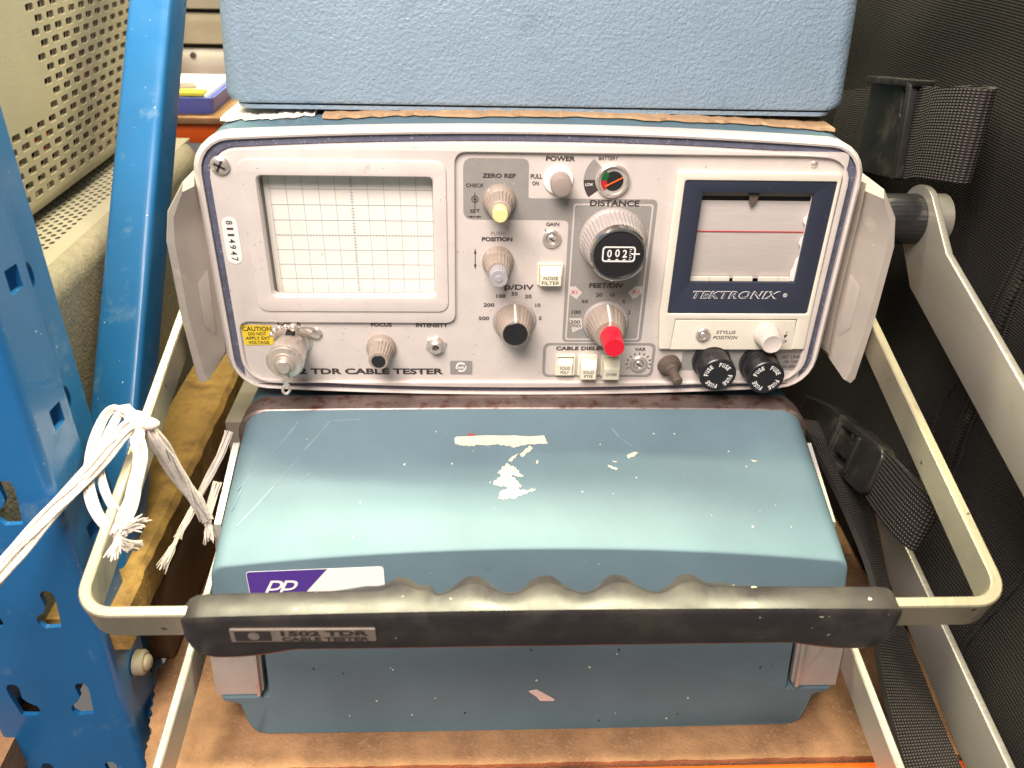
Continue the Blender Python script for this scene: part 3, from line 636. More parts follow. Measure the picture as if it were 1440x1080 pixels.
MB().shape([rrect(-22.5,-2.5,-10.5,2.5,.3)], gf, .5, .56).build('plate_emblem_field', 'plate_dark', NP, angle=0)
MB().shape([circ(-16.3,0,1.9,20)], gf, .56, .6).build('plate_emblem', 'plate_gold', NP, angle=0)
text('1502 TDR', 7.2, .1, 29, 2.6, gf, 'plate_dark', NP, .04, lift=.7); text('CABLE TESTER', 7.2, -2.6, 29, 2.0, gf, 'plate_dark', NP, .034, lift=.7)

# ================================================================== CLOSED CABLE TESTER (bottom of the stack)
T2 = thing('cable_tester', 'closed cable tester under a blue front lid, at the bottom of the stack', 'cable tester', (0,120,-175.5))
def lid_top(x, y):
    t = min(1., max(0., (-13-y)/72.)); return -63.5-26.5*t+(1.2+6.4*t)*(1-(x/132.)**2)
def lid_outline(hw, zt, b, r):
    p = []
    for k in range(25):
        x = -hw+r+(2*hw-2*r)*k/24; p.append((x, zt+b*(1-(x/hw)**2)))
    z1 = zt+b*(1-((hw-r)/hw)**2)
    for k in range(1,9):
        a = math.radians(90-90*k/8); p.append((hw-r+r*math.cos(a), z1-r+r*math.sin(a)))
    hl = hw+2.5
    right = [(hl-.6,-120),(hl,-155.2),(hl-.3,-156.4),(hl-1.2,-157.0),(hl-5.5,-157.6),(hl-7.4,-159),(hl-9.6,-168),(hl-11,-171.6),(hl-13,-173.8),(hl-16.5,-174.8)]
    p += right
    for k in range(1,12): p.append(((hl-16.5)*(1-2*k/12), -174.8-.6*(1-(1-2*k/12)**2)))
    p += [(-x, z) for x, z in reversed(right)]
    for k in range(8):
        a = math.radians(180-90*k/8); p.append((-hw+r+r*math.cos(a), z1-r+r*math.sin(a)))
    return p
secs = []
for t, ins, dy in [(0,0,0),(.08,0,0),(.3,0,0),(.55,0,0),(.8,0,0),(.95,0,0),(.995,.02,-.01),(1,.25,-.6),(1,.8,-1.2),(1,1.5,-1.45)]:
    y = -13-72*t+dy; zt = -63.5-26.5*t-ins*.8; lean = .175*t
    o_ = lid_outline(132-1.0*t-ins, zt, 1.2+6.4*t, 13-7*t)
    secs.append([(x, y+lean*((z if dy < 0 else min(z,zt))-zt), z) for x, z in o_])
LID = MB().loft(secs).build('lid', 'lid', T2, angle=34)
cut = MB()
for s_ in (-1,1): cut.box(min(s_*112.6,s_*150),max(s_*112.6,s_*150),-130,-88,-155.3,-118, 0)
cutter = cut.build('cutter', 'dark', T2, angle=0)
md = LID.modifiers.new('cut', 'BOOLEAN'); md.object = cutter; md.operation = 'DIFFERENCE'; md.solver = 'EXACT'
dg = bpy.context.evaluated_depsgraph_get(); nm = bpy.data.meshes.new_from_object(LID.evaluated_get(dg)); LID.modifiers.clear(); LID.data = nm
bpy.data.objects.remove(cutter)
for s_ in (-1,1):
    q_ = 0 if s_ < 0 else 1.2
    def fl(y0):
        xa, xb = (s_*136.2, s_*115.0); return [(xa,y0-.175*29,-120),(xb,y0-.175*29,-120),(xb,y0-.175*62,-151.5),(s_*117,y0-.175*63,-154.6),(xa+(-s_*.6),y0-.175*63,-154.6)]
    LT = MB().loft([fl(-85.4), fl(-83.0)]).build('latch_plate', 'alu_edge', T2, angle=30)
    MB().box(min(s_*115.9,s_*117.6),max(s_*115.9,s_*117.6),-96.5,-92,-153.2,-121,.4,rot=Matrix.Rotation(-.173,3,'X')).build('latch_rib', 'alu_edge', LT)
    MB().loft([[(s_*131.6,-23,-74-q_),(s_*(134.6-q_),-23,-74-q_),(s_*(135.6-q_),-61,-89.5-q_),(s_*132.6,-61,-89.5-q_)], [(s_*131.6,-23,-112),(s_*(136.2-q_),-23,-112),(s_*(137.4-q_),-64,-116),(s_*133,-64,-116)]]).build('side_latch', 'alu_edge', T2)
def ring2(specs, cz): return MB().loft([[(x, y, z+cz) for x, z in bow(W,H,r,bb)] for W,H,r,bb,y in specs], True, True)
ring2([(270,110.8,14,1.2,0),(270,111.6,14,1.2,-3),(270,111.6,14,1.2,-12.4),(268,110,14,1.2,-13.4)], -119).build('bezel_band', 'bezel_metal', T2)
ring2([(272,107,14,1.0,330),(272,107,14,1.0,-1)], -120.6).build('case', 'case', T2)
for x in (-105,105):
    for y in (20,290): MB().lathe([(0,8),(2,8.4)], (x,y,-175.5), ax=(0,0,1), seg=20).build('foot', 'black', T2)
# paint chips on the lid top
def chip(pts, mat='chip', nm='paint_chip', jit=.35, n=6):
    pts2 = []
    for i in range(len(pts)):
        a, b_ = pts[i], pts[(i+1)%len(pts)]
        for k in range(n):
            t = k/n; pts2.append((a[0]+(b_[0]-a[0])*t+random.uniform(-jit,jit), a[1]+(b_[1]-a[1])*t+random.uniform(-jit,jit)*1.2))
    mb = MB(); mb.shape([pts2], lambda u, v, w: Vector((u, v, lid_top(u,v)+w)), -.1, .22); mb.build(nm, mat, LID, angle=0)
chip([(-33.8,-30.5),(-32.5,-28.7),(6.6,-28.9),(8.2,-33.2),(-1,-33.2),(-7,-35),(-14,-33.6),(-24,-33.8),(-29,-34.2),(-33,-33)])
chip([(-.2,-34.6),(1.2,-35.6),(-3.5,-40.2),(-5.0,-39.2)], jit=.3); chip([(-6.2,-39.0),(-5.4,-38.6),(-8.6,-42.8),(-10,-42.2)], jit=.25)
chip([(-10.5,-43.6),(-8.4,-45.2),(-6.6,-46.6),(-3.6,-50.6),(-9,-50.2),(-4.2,-55.2),(-6.5,-57),(-1,-57.6),(1.2,-57.0),(-3,-59.6),(-9,-61.6),(-15,-62.0),(-13.5,-58.8),(-10,-56.5),(-17,-54.3),(-13.4,-50.4),(-14.5,-48)], jit=.5)
chip([(43.2,-39.4),(46.5,-37.4),(48.6,-37.9),(46.0,-40.0),(43.4,-41.0)], jit=.25); chip([(34,-44.6),(38,-46.4),(37.2,-47.2),(34.2,-45.6)], jit=.2); chip([(36,-42.4),(38.4,-42.8),(37,-43.2)], jit=.1); chip([(99,-40.4),(102.4,-41.0),(100.2,-41.5)], jit=.12)
chip([(2.6,-42.4),(3.4,-42.2),(3.2,-44),(2.4,-44)], jit=.15); chip([(-27.8,-27.6),(-24.6,-27.4),(-24.8,-28.5),(-27.6,-28.6)], 'chip_red', jit=.15)
for k in range(20):
    x, y = random.uniform(-118,118), random.uniform(-78,-24); r = random.uniform(.18,.5)
    chip([(x-r,y-r*.6),(x+r,y-r),(x+r*.7,y+r)], jit=.08, n=2)
MAT['scuff'] = M('scuffed_paint', (.145,.222,.265), .6, var=.2, vscale=200)
for line in ([(-77,-18.5),(-90.4,-19.2),(-99.5,-33.9),(-110.6,-52.2),(-123.0,-69.5)], [(-104.9,-19.5),(-110.9,-30.9),(-126,-52.8)], [(-121,-40),(-126.5,-62)], [(38,-24),(41,-30),(46,-34)], [(-96,-46),(-99,-50)]):
    for a_, b_ in zip(line[:-1], line[1:]):
        d_ = (Vector(b_)-Vector(a_)).normalized(); n_ = Vector((-d_.y, d_.x))*random.uniform(.2,.6)
        mb = MB(); mb.shape([[tuple(Vector(a_)+n_), tuple(Vector(a_)-n_), tuple(Vector(b_)-n_*.8), tuple(Vector(b_)+n_*.8)]], lambda u, v, w: Vector((u, v, lid_top(u,v)+w)), -.1, .1); mb.build('scratch', 'scuff', LID, angle=0)
def lid_front(u, v, w):   # point on the leaning front face (u = x, v = z)
    return Vector((u, -86.45+.175*(v+91.2)-w, v))
MB().shape([rpoly([(-1.2,-154.0),(2.2,-153.1),(5.4,-155.2),(10.4,-158.6),(10.0,-159.4),(4.0,-159.2),(2.4,-157.0)], .3)], lid_front, .15, .4).build('pink_fleck', 'chip_pink', LID, angle=0)
for k in range(22):
    x, z = random.uniform(-100,105), random.uniform(-172,-128); r = random.uniform(.2,.55)
    MB().shape([circ(x,z,r,7)], lid_front, .15, .3).build('speck', random.choice(['chip','dark','dark','chip']), LID, angle=0)
# auction label on the lid front
LB = MB().shape([rpoly([(-116.6,-92.2),(-61.4,-90.2),(-60.6,-122),(-114.6,-122)], 1.6)], lid_front, .15, .35).build('white_label', 'stick_white', T2, angle=30)
MB().shape([rpoly([(-116.4,-92.3),(-84.0,-91.1),(-110.4,-122),(-114.4,-121.8)], [1.5,0,0,1])], lid_front, .36, .4).build('purple_corner', 'purple', LB, angle=0)
text('PP', -103.6, -104.6, 15, 8.4, lid_front, 'ink_white', LB, -.005, shear=.45, lift=.5, space=.8)
# handle of the closed tester lying low
a2_ = math.atan(.17); handle_bar(T2, -144.5, 139.5, (80,-99.0), 262, Vector((0,-math.cos(a2_),-math.sin(a2_))), Vector((0,-math.sin(a2_),math.cos(a2_))), 16.5, 3.4, mat='alu', R=13)
for sx in (-1,1): MB().lathe([(0,14),(8,14)], (sx*136,80,-107), ax=(sx,0,0), seg=28).build('handle_hub', 'black', T2)

# ================================================================== TOP CASE
T3 = thing('instrument_case', 'textured light blue instrument case standing on top of the stack', 'instrument case', (3,190,63.2))
def tc_out(hw0, hw1, z0, z1, r0, r1, ins):
    p = []
    for (cx, cz, r, a0) in ((hw1-ins-r1, z1-ins-r1, r1, 0), (-hw1+ins+r1, z1-ins-r1, r1, 90), (-hw0+ins+r0, z0+ins+r0, r0, 180), (hw0-ins-r0, z0+ins+r0, r0, 270)):
        for k in range(9):
            a = math.radians(a0+90*k/8); p.append((3+cx+r*math.cos(a), cz+r*math.sin(a)))
    return p
secs = []
for k in range(7):
    a = math.radians(90*k/6); ins = 8.5*(1-math.sin(a)); y = 25+8.5*(1-math.cos(a))
    secs.append([(x, y, z) for x, z in [(px_, pz_) for px_, pz_ in tc_out(132.3-ins, 125.5-ins, 65.0+ins*.12, 178-ins*.3, 4.5, 10, 0)]])
secs.append([(x, 330, z) for x, z in tc_out(132.3,125.5,65.0,178,4.5,10,0)])
MB().loft(secs).build('body', 'topcase', T3, angle=40)
secs = []
for k in range(7):
    a = math.radians(90*k/6); ins = 8.5*(1-math.sin(a)); y = 25.6+8.5*(1-math.cos(a))
    hw = 128.0-ins; secs.append([(3-hw,y,63.3),(3+hw,y,63.3),(3+hw+.6,y,64.9),(3-hw-.6,y,64.9)])
secs.append([(3-128,326,63.3),(3+128,326,63.3),(3+128.6,326,64.9),(3-128.6,326,64.9)])
MB().loft(secs).build('base_rim', 'topcase', T3, angle=30)
# cardboard between the units
def on_case(u, v, w): return Vector((u, v, (GH+3.0)/2+4.6*(1-(2*u/(GW+7))**2)+w))
o_ = jag((-88,24.5),(128,23.5),110,1.1)+[(128,300),(-88,300)]
cb = MB(); secs = []
for k in range(64):
    x = -88+217*k/63; yf = 19.0+random.uniform(-1.4,1.4)+(1.2*math.sin(x*.09))
    top = .25+random.uniform(1.0,1.7)
    secs.append([on_case(x,300,.2),on_case(x,yf+.8,.2),on_case(x,yf,.6),on_case(x,yf+.6,top),on_case(x,300,top)])
cb.loft(secs); c_ = cb.build('cardboard_sheet', 'card', angle=25); tag(c_, 'brown cardboard with a torn edge between the open tester and the case above', 'cardboard')
secs = []
for k in range(34):
    x = -131+39*k/33; yf = 22+4*math.sin(x*.7)*.25+random.uniform(-1.3,1.3)+(2 if k > 28 else 0)
    h = random.uniform(.6,1.6)
    secs.append([on_case(x,60,.2),on_case(x,yf+1,.2),on_case(x,yf,.5),on_case(x,yf+1.2,h),on_case(x,yf+6,h*.8+random.uniform(0,.6)),on_case(x,60,.9)])
c_ = MB().loft(secs).build('torn_paper', 'tornpaper', angle=20); tag(c_, 'crumpled torn white paper at the top left corner of the open tester', 'paper')
for p, q, lab in (((-104.5,21.5,62.2),(-99.5,20.0,61.6),'pale splinter of straw sticking out at the left below the top case'), ((-8.8,22.5,63),(-4.5,20.5,62.9),'small pale straw splinter under the middle of the top case')):
    s_ = MB().tube(smooth_path([p,((p[0]+q[0])/2,(p[1]+q[1])/2-1,(p[2]+q[2])/2+.8),q],4), .35, 6).build('straw', 'paper_edge'); tag(s_, lab, 'straw')

# ================================================================== RACK FRAME (left)
RK = thing('rack_frame', 'blue steel rack upright with keyhole slots and a diagonal brace, at the left', 'rack', (-200,-90,-175.5))
def keyh(cz, mirror):
    p = [(-191.2,-1.6),(-189.8,.2),(-187,.2),(-185.8,-2.2),(-186,-7),(-187.4,-19.6),(-193.8,-20),(-196,-17.4),(-195.6,-13.9),(-192.3,-11.4),(-190.6,-8.4)]
    p = rpoly([(x, cz+z) for x, z in p], .8, 3)
    return [(-405-x, z) for x, z in p] if mirror else p
up = MB()
holes = [keyh(-88.6-53.1*k, m) for k in range(-4,4) for m in (False,True)]
up.shape([rrect(-228,-330,-176.2,210,.01,1)]+holes, FY(-98), 0, 2)
# rounded front corners
for xc, s_ in ((-176.2,1),(-228,-1)):
    secs = []
    for z in (-330,210):
        ring = []
        for r in (3.2,1.2):
            for k in range(7):
                a = math.radians(90*k/6) if r == 3.2 else math.radians(90-90*k/6)
                ring.append((xc+s_*r*math.sin(a), -96.8-r*math.cos(a), z))
        secs.append(ring)
    up.loft(secs)
FXs = fr((-173,0,0),(0,1,0),(0,0,1),(1,0,0))
sq = [rpoly([(-87.6,-14.6-53*k),(-79.6,-15.2-53*k),(-79.6,-23.4-53*k),(-87.6,-23.2-53*k)], .5, 2) for k in range(-4,6)]
up.shape([rrect(-96.9,-330,-76.5,210,.01,1)]+sq, FXs, -2, 0)
up.box(-180.5,-173.0,-76.6,-74.6,-330,210)
FXf = fr((-178.6,0,0),(0,1,0),(0,0,1),(1,0,0))
rh = [circ(-64.5,-23.3-50*k,2.6,14,5) for k in range(-4,5)]
up.shape([rrect(-75,-330,-52,210,.01,1)]+rh, FXf, -2, 0)
up.shape([rrect(-97,-330,-60,210,.01,1)], fr((-229.2,0,0),(0,1,0),(0,0,1),(1,0,0)), -2, 0)
up.build('upright', 'rack', RK, angle=35)
# diagonal brace: box section rising towards the back
def brace_sec(z):
    y = -17.7+(z+54)*.93
    b_ = [(-175.5,y),(-175.5,y+32),(-199,y+40),(-199,y+9)]
    return [(x, yy, z) for x, yy in rpoly(b_, [6,3,3,4], 5)]
MB().loft([brace_sec(z) for z in (-112,-60,0,60,120,240)]).build('brace', 'rack', RK, angle=40)
bt = MB().lathe([(0,5.6),(3.5,5.6),(4.4,4.8),(4.6,.01)], (-172.5,-84,-148), ax=(1,0,0), seg=24)
bt.lathe([(4.4,3.6),(5.6,3.4),(6.4,2.4),(6.6,.01)], (-172.5,-84,-148), ax=(1,0,0), seg=20); bt.build('bolt', 'beige', RK)

# ================================================================== PERFORATED INSTRUMENTS (left, behind)
I1 = thing('perforated_instrument', 'beige metal cabinet with rows of slots in its side, upper left', 'instrument', (-300,150,0))
slots = []; r_ = 0; z = 10.
while z < 150:
    y0 = 46 if z < 40 else 110
    k0 = 0
    y = y0+(6.5 if r_%2 else 0)
    while y < 262:
        slots.append(rrect(y-4.1, z-1.75, y+4.1, z+1.75, 1.1, 2)); y += 13.0
    z += 5.7; r_ += 1
FX1 = fr((-240,0,0),(0,1,0),(0,0,1),(1,0,0))
sd = MB().shape([rrect(-70,6,300,165,.5,1)]+slots, FX1, -2.6, 0)
secs = []
for k in range(7):
    a = math.radians(90*k/6); secs.append([(-246+6*math.cos(a), -70, 6-6*math.sin(a)), (-246+6*math.cos(a), 300, 6-6*math.sin(a))])
sd.loft(secs, False, False, closed=False)
sd.build('slotted_side', 'beige', I1, angle=30)
MB().box(-420,-246,-70,300,.2,.9).build('base', 'beige', I1, angle=0)
MB().box(-300,-262,-68,298,3,165).build('interior', 'dark', I1, angle=0)
for y, z, c_ in ((70,16,'bluetray'),(95,22,'knob'),(130,18,'redzone'),(150,35,'board'),(120,45,'redzone'),(175,30,'boot'),(85,34,'knob'),(200,40,'redzone'),(190,75,'boot')):
    MB().box(-261.9,-256,y-9,y+9,z-5,z+5,1).build('component', c_, I1)
I2 = thing('perforated_instrument', 'grey-beige instrument with round vent holes in its lid, under the slotted cabinet', 'instrument', (-300,100,-175.5))
hl = []
for i, x in enumerate((-226,-229.4,-232.8,-236.2,-239.6,-243,-246.4,-249.8)):
    y = 6+(3.2 if i%2 else 0)
    while y < 215: hl.append(circ(x,y,1.25,8,1.9)); y += 6.4
MB().shape([rrect(-400,-90,-216,232,.5,1)]+hl, FZ(-5), -1.5, 0).build('vented_lid', 'beige2', I2, angle=30)
secs = []
for y in (-90,195,210,222,229,232):
    e = 0 if y < 200 else (14*(1-math.sqrt(max(0,1-((y-195)/37.)**2))))
    row = []
    for k in range(9):
        a = math.radians(90*k/8); row.append((-216+10*math.sin(a)-e, y, -15+10*math.cos(a)))
    row.append((-206-e, y, -175)); secs.append(row)
MB().loft(secs, False, False, closed=False).build('side_panel', 'beige_dark', I2, angle=45, recalc=False)
MB().box(-396,-230,-88,228,-14,-12).build('inner_tray', 'dark', I2, angle=0)

# ================================================================== THINGS BEHIND, TOP LEFT
b = MB().box(-420,-150,262,300,-17,-2.2,2)
tag(b.build('rack_beam', 'orange', angle=40), 'orange rack beam in the gap behind the blue brace', 'beam')
tag(MB().box(-420,-120,257,460,-2,2.4,.6).build('rear_shelf_board', 'board', angle=30), 'brown board on the orange beam behind the blue brace', 'board')
tr = thing('plastic_tray', 'blue plastic tray with pale paper and a yellow label behind the blue brace', 'tray', (-235,305,2.6))
MB().loft([[(x, y, 2.6) for x, y in rrect(-268,268,-209,340,3)], [(x, y, 14) for x, y in rrect(-270,264,-206,345,3)], [(x, y, 14) for x, y in rrect(-268.5,265.5,-207.5,343.5,3)], [(x, y, 11) for x, y in rrect(-268,266,-208,343,3)]], True, True).build('tray', 'bluetray', tr)
MB().box(-264,-212,268,340,11,15,.6).build('paper', 'paper_edge', tr)
MB().box(-236,-213,265.6,277,15,17.4,.4).build('label_card', 'yellowlab', tr)
MB().box(-240,-226,286,300,15,17,.5,rot=Matrix.Rotation(.4,3,'Z')).build('clip', 'knob_dark', tr)
bx = thing('beige_machine', 'cream metal machine with dark gaps between its tiers, at the top left behind the brace', 'machine', (-230,440,2.6))
MB().box(-330,-120,366,520,2.6,28.5,2).build('lower_housing', 'cream', bx); MB().box(-330,-120,362,520,33,54.4,2).build('middle_housing', 'beige', bx); MB().box(-330,-120,366,520,57.6,120,2).build('upper_housing', 'beige2', bx); MB().box(-325,-124,374,515,24,62).build('gap', 'dark', bx, angle=0)
MB().lathe([(0,2.4),(2,2.2)], (-247,366,24), seg=16).build('round_knob', 'boot', bx)
# ================================================================== THINGS BETWEEN RACK AND STACK (left)
pk = MB(); secs = []
for k in range(40):
    y = -95+290*k/39; j = random.uniform(-.7,.7)
    secs.append([(-196,y,-109+j*.3),(-169.5+j,y,-109+j*.4),(-167+j,y,-111.5),(-166.6+j*.6,y,-127),(-196,y,-128)])
tag(pk.loft(secs).build('wooden_plank', 'wood', angle=25), 'yellow pine plank lying along the left side of the stack', 'plank')
tag(MB().box(-192,-168,-60,200,-175,-130,2).build('brown_block', 'brown', angle=35), 'dark brown block under the pine plank', 'block')
tag(MB().box(-160,-141,40,90,-175,-105,2).build('beige_box', 'beige2', angle=35), 'small beige box behind the twine beside the closed tester', 'box')

# ================================================================== TWINE
TW = thing('twine', 'white twine knotted round the left handle arm with frayed ends', 'twine', (-157,-65,-60))
def strand(pts, r, nm='strand', n=8, fib=26):
    base = [Vector(p) for p in smooth_path(pts, n)]; N_ = len(base); mb = MB()
    r0, r1 = r if isinstance(r, tuple) else (r, r)
    tn = [(base[min(i+1,N_-1)]-base[max(i-1,0)]).normalized() for i in range(N_)]
    view = Vector((.1,-.7,.7))
    for q in range(fib):
        rho = math.sqrt(random.random()); ph = random.uniform(0,2*math.pi); w1 = random.uniform(.1,.3); p1 = random.uniform(0,6.3)
        i0 = random.choice([0,0,0,1]); i1 = N_-random.choice([0,0,1,2,3])
        path = []; rad = []
        for i in range(i0, max(i1, i0+3)):
            i = min(i, N_-1); u = tn[i].cross(view).normalized(); w = tn[i].cross(u)
            rr = 1.06*(r0+(r1-r0)*i/(N_-1)); a = ph+i*.05+.35*math.sin(i*w1+p1)
            e = 1+.35*max(0, 1-min(i, N_-1-i)/4.)
            path.append(base[i]+(u*math.cos(a)*1.1+w*math.sin(a)*.6)*rr*rho*e*(1+.15*math.sin(i*.4+q))); rad.append(max(.22, rr*.20))
        mb.tube(path, rad, 6)
    return mb.build(nm, 'twine', TW, angle=60, merge=False)
def fray(p, d, n=16, L=11, sp=.45):
    n *= 2; mb = MB(); d = Vector(d).normalized()
    for k in range(n):
        v = (d+Vector((random.uniform(-sp,sp),random.uniform(-sp,sp),random.uniform(-sp,sp)))).normalized()*L*random.uniform(.6,1.1)
        p0 = Vector(p)+Vector((random.uniform(-.8,.8),)*3)
        mb.tube([p0-v*.25, p0+v*.3+Vector((random.uniform(-.6,.6),0,random.uniform(-.6,.6))), p0+v*.7, p0+v], [.38,.36,.30,.14], 5)
    mb.build('frayed_end', 'twine', TW, angle=60, merge=False)
kn = (-154.5,-64.5,-34.5)
strand([(-196,-166,-62),(-182.2,-128.4,-53),(-175,-110,-47),(-165,-88,-40),(-158,-70,-34.5),kn], (3.1,2.6), 'strand')
strand([kn,(-166,-57,-33),(-170,-64,-36),(-168,-82,-41),(-161,-98,-48),(-154,-104,-58),(-148,-100,-66)], 1.5); strand([kn,(-161,-58,-33),(-164.5,-64,-36),(-164.5,-80,-41),(-158,-94,-48),(-150,-98,-60)], 1.4)
strand([(-160,-57,-33),(-167.5,-59,-34),(-169,-74,-39),(-166,-90,-44),(-159,-102,-51),(-150,-104,-64)], 1.4)
strand([kn,(-152.6,-72,-37.5),(-148.6,-84,-40.5),(-147.2,-98,-44.5),(-147.8,-107,-48),(-148.2,-112,-50)], (2.2,1.9))
strand([kn,(-150,-66,-40),(-147,-64,-52),(-144,-62,-66),(-141,-61,-77),(-138,-60,-88)], (2.6,2.3))
strand([(-136.5,-20,-70),(-139,-30,-76),(-143,-45,-82.5),(-147,-60,-88),(-149,-68,-91)], (1.3,1.3))
strand([(-138.5,-61,-89),(-138.5,-52,-86),(-137,-44,-80)], (1.3,1.3))
k_ = MB()
for i in range(9):
    a = i*2.4; c_ = Vector(kn)+Vector((1.8*math.cos(a)+.4*i-1, 1.6*math.sin(a)-.3*i+1, .7*math.sin(a*1.7)))
    k_.ball(c_, 2.1, 14, (1.5,1.0,.9))
k_.tube(smooth_path([Vector(kn)+Vector((2.8*math.cos(t*.9)*1.2+t*.45-1.5, 2.6*math.sin(t*.9), 1.9*math.sin(t*.55))) for t in range(14)],4), 1.7, 9)
k_.ball(Vector(kn)+Vector((5.6,-2.2,.4)), 2.3, 16, (1.5,1.05,1)); k_.build('knot', 'twine', TW, angle=60, merge=False)
fray((-149.5,-70,-91.5), (-.25,-.85,-.35), 26, 12, .18); fray((-138,-61,-90), (.1,-.4,-.9), 18, 7, .35); fray((-145.5,-110,-47), (1,.05,.2), 16, 7, .4); fray((-148.5,-113,-51), (-.05,-.8,-.4), 14, 7, .3)

# ================================================================== RIGHT SIDE: black bag, straps, handle arms
BG = thing('black_bag', 'large black woven equipment bag standing at the right', 'bag', (275,60,-175.5))
mb = MB(); ny, nz = 56, 40; secs = []
def bagx(y, z): return 214+3.0*math.sin(y*.021+1)*math.cos(z*.017)+1.5*math.sin(y*.06+z*.04)+1.0*math.sin(z*.09+y*.02)-max(0,(z-60))*.03-20*(lambda q: q*q*(3-2*q))(min(1,max(0,(-95-z)/60)))
for i in range(ny+1):
    y = -185+520*i/ny; row = []
    for j in range(nz+1):
        z = -174+400*j/nz; row.append((bagx(y,z), y, z))
    secs.append(row)
mb.loft(secs, False, False, closed=False)
secs = [[(214,-185,-174),(214,-185,226),(340,-185,226),(340,-185,-174)], [(214,335,-174),(214,335,226),(340,335,226),(340,335,-174)]]
mb.box(225,340,-184,334,-174,226,6)
mb.build('fabric_side', 'bag', BG, angle=60, recalc=False, merge=False)
def bagtube(path, r, nm, mat='bag', off=1.): return MB().tube([Vector((bagx(y,z)-off,y,z)) for y, z in path], r, 8).build(nm, mat, BG, angle=60)
bagtube([(-6+.6*math.sin(z*.08),z) for z in range(-172,220,6)], 1.3, 'seam', off=.5); bagtube([(-14+.6*math.sin(z*.08),z) for z in range(-172,220,6)], .9, 'seam', off=.3)
bagtube([(1+10*math.exp(-((z+78)/30)**2),z) for z in range(-150,30,5)], 1.1, 'seam', off=.4)
bagtube([(-70+.1*z,z) for z in range(-172,220,6)], 1.2, 'seam', off=.4)
zt = MB()
for k in range(130):
    z = -150+2.0*k; y = -10+.6*math.sin(z*.08); zt.box(bagx(y,z)-1.5, bagx(y,z)-.2, y-1.6, y+1.6, z-.55, z+.55)
o_ = zt.build('zipper_teeth', 'buckle', BG, angle=0, recalc=False, merge=False); o_['kind'] = 'stuff'
def ribbon(Ls, Rs, th, nm, parent, n=8, mat='web', sag=0., nn=12, swap=False):
    """webbing between a left-edge and a right-edge polyline, with thickness"""
    A = smooth_path(Ls, n); B_ = smooth_path(Rs, n); mb = MB(); mb.uv = []
    nv = []; d = 0.; ds = [0.]
    for i in range(1, len(A)): d += ((A[i]+B_[i])/2-(A[i-1]+B_[i-1])/2).length; ds.append(d)
    rows = []
    for i in range(len(A)):
        t = ((A[min(i+1,len(A)-1)]+B_[min(i+1,len(A)-1)])-(A[max(i-1,0)]+B_[max(i-1,0)])).normalized()
        w = (B_[i]-A[i]); nrm = t.cross(w.normalized()).normalized(); ring = []; wl = w.length
        for k in range(nn+1):
            q = k/nn; ring.append((A[i]+w*q+nrm*(th/2+.35*math.sin(q*math.pi)), (ds[i]*S*10, q*wl*S*10)))
        for k in range(nn, -1, -1):
            q = k/nn; ring.append((A[i]+w*q-nrm*th/2, (ds[i]*S*10, q*wl*S*10)))
        rows.append(ring)
    m = len(rows[0])
    mb.loft([[p for p, _ in r] for r in rows]); mb.uv = [(u[1], u[0]) if swap else u for r in rows for _, u in r]
    return mb.build(nm, mat, parent, angle=50, merge=False)
# upper strap with slider buckle
US = thing('buckle_strap', 'black webbing strap with a plastic slider buckle beside the top case', 'strap', (204,110,30))
ribbon([(206,195,4),(203,165,8),(199,145,12),(194,122,13),(191,100,18)], [(206,195,40),(203,165,47),(199,145,52),(194,122,58),(191,100,62)], 2.4, 'webbing', US, swap=True)
ribbon([(190,80,21),(187,55,27),(186,45,31),(188,30,34.5),(193,21,36),(199,25,35),(202,40,32),(202,60,27)], [(190,82,66),(187,58,70),(186,47,72),(188,33,75),(193,24,76),(199,28,76),(202,42,74),(202,62,70)], 2.6, 'webbing', US, swap=True)
bk = MB()
bky = fr((188,88,43),(0,-.96,.12),(0,.10,.74),(-1,0,0))
bk.shape([rpoly([(-27,-33),(-22,-33),(24,-29),(27,-27),(24,29),(19,33),(-20,31),(-26,28)], 2.5), rpoly([(12,10),(21,10),(20,27),(11,27)], 1.5)], bky, -3, 2.2, .9, 2)
bk.shape([rpoly([(20,-24),(26,-22),(25,-6),(20,-7)],1)], bky, 2.2, 4, .4)
bk.shape([rpoly([(-27,27),(28,30),(30,34),(-26,32)],1)], bky, -4, 5.5, .6)
bk.shape([rpoly([(24,-29),(28.5,-27),(25.5,31),(21,32)],1)], bky, 2.0, 6.0, .6)
for v in (-14,-4,6): bk.shape([rrect(28,v,38,v+3,.6)], bky, -1, 1.5, .4)
bk.build('buckle', 'buckle', US, angle=35)
# long webbing in the lower right
LS = thing('webbing_strap', 'long black ribbed webbing hanging beside the closed tester, lower right', 'strap', (170,-60,-175))
ribbon([(151,30,-98),(150,0,-99),(150,-45,-104),(150,-79,-114),(150,-98,-138),(152,-131,-160),(153,-170,-172)], [(183,36,-108),(183,14,-116),(183,-8,-130),(183,-44,-153.5),(183,-80,-163),(183,-121,-172.2),(183,-165,-174)], 2.4, 'webbing', LS)
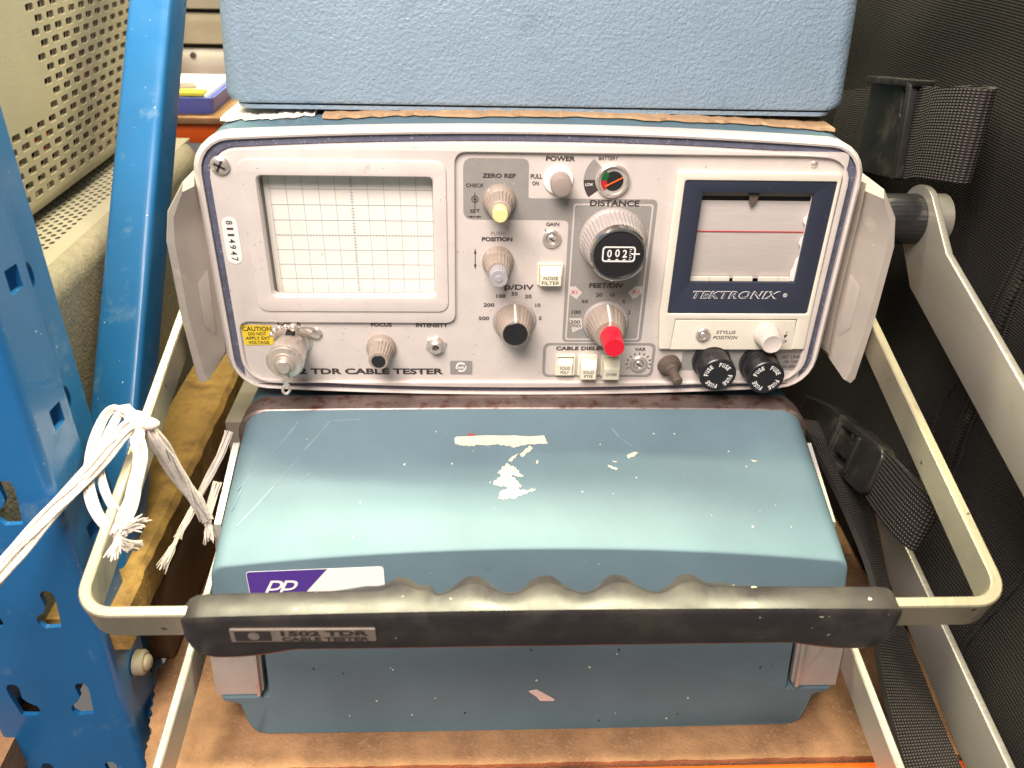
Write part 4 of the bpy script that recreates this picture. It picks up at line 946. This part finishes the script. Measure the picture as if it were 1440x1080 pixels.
# lower side-release buckle
LBk = thing('release_buckle', 'black side-release buckle with folded webbing below the right bumper', 'buckle', (168,-10,-100))
bk = MB(); f2 = fr((165,10,-97),(0,-.90,.22),(.25,.20,.94),(-.96,.08,.24))
bk.shape([rpoly([(-50,-9),(-18,-13),(44,-13),(50,-10),(50,10),(44,13),(-18,13),(-50,9)], 3), rpoly([(2,-8),(24,-9),(24,9),(2,8)],2)], f2, -4, 4, 1.2, 2)
bk.shape([rrect(4,-5,23,5,1.5)], f2, -1, 3, .8, 2); bk.shape([rrect(-1,-10,2.5,10,1), ], f2, 3.5, 5.4, .6); bk.shape([rrect(24,-10,27,10,1), ], f2, 3.5, 5.4, .6)
bk.build('buckle', 'buckle', LBk, angle=35)
ribbon([(163,-28,-101),(161,-45,-98),(160,-62,-95),(165,-72,-97),(172,-64,-100),(173,-45,-102)], [(167,-26,-76),(166,-44,-72),(165,-62,-68),(170,-71,-70),(177,-64,-74),(178,-45,-78)], 2.2, 'webbing', LBk)
# aluminium handle arms of the instrument hidden behind
HA = thing('handle_arm', 'wide brushed aluminium handle arm with a round pivot, beside the right bumper', 'handle arm', (190,30,-20))
arm = []
for (ya, za), (yb, zb) in (((33,27.2),(50,-2)),((5.3,8.6),(37.1,-14.4)),((-71.8,-15.6),(-93.5,-51.7)),((-150,-39.0),(-180,-76))): arm.append(((ya,za),(yb,zb)))
FXa = fr((187,0,0),(0,1,0),(0,0,1),(-1,0,0))
ctr = (38,13)
outl = [(5.3,8.6),(-71.8,-15.6),(-150,-39.0),(-160,-68.5),(-93.5,-51.7),(26,-17.4)]
outl += [(ctr[0]+16*math.cos(a)*1.05, ctr[1]+16*math.sin(a)) for a in [math.radians(-75+190*k/16) for k in range(17)]]
MB().shape([outl], FXa, -3.6, 0, .7, 2).build('arm', 'alu', HA, angle=35)
MB().lathe([(0,12.0),(9,12.0),(10,10.5)], (190.5,38,13), ax=(1,0,0), seg=40).build('pivot_cap', 'alu', HA)
MB().lathe([(0,11.5),(1,12,.4),(16,12,.4),(24,10)], (187,38,13), ax=(-1,0,0), seg=96, flutes=32).build('rubber_spacer', 'black', HA)
HB = MB().shape([[(20,-104),(-13,-114.2),(-35.1,-125.0),(-143.4,-146.3),(-200,-157),(-200,-176),(-165,-175),(-126,-172.4),(-13.1,-146.5),(20,-136)]], fr((185,0,0),(0,1,0),(0,0,1),(-1,0,0)), -3.4, 0, .6, 2).build('handle_arm', 'alu', angle=35)
tag(HB, 'aluminium handle arm slanting over the black webbing to the lower right corner', 'handle arm')
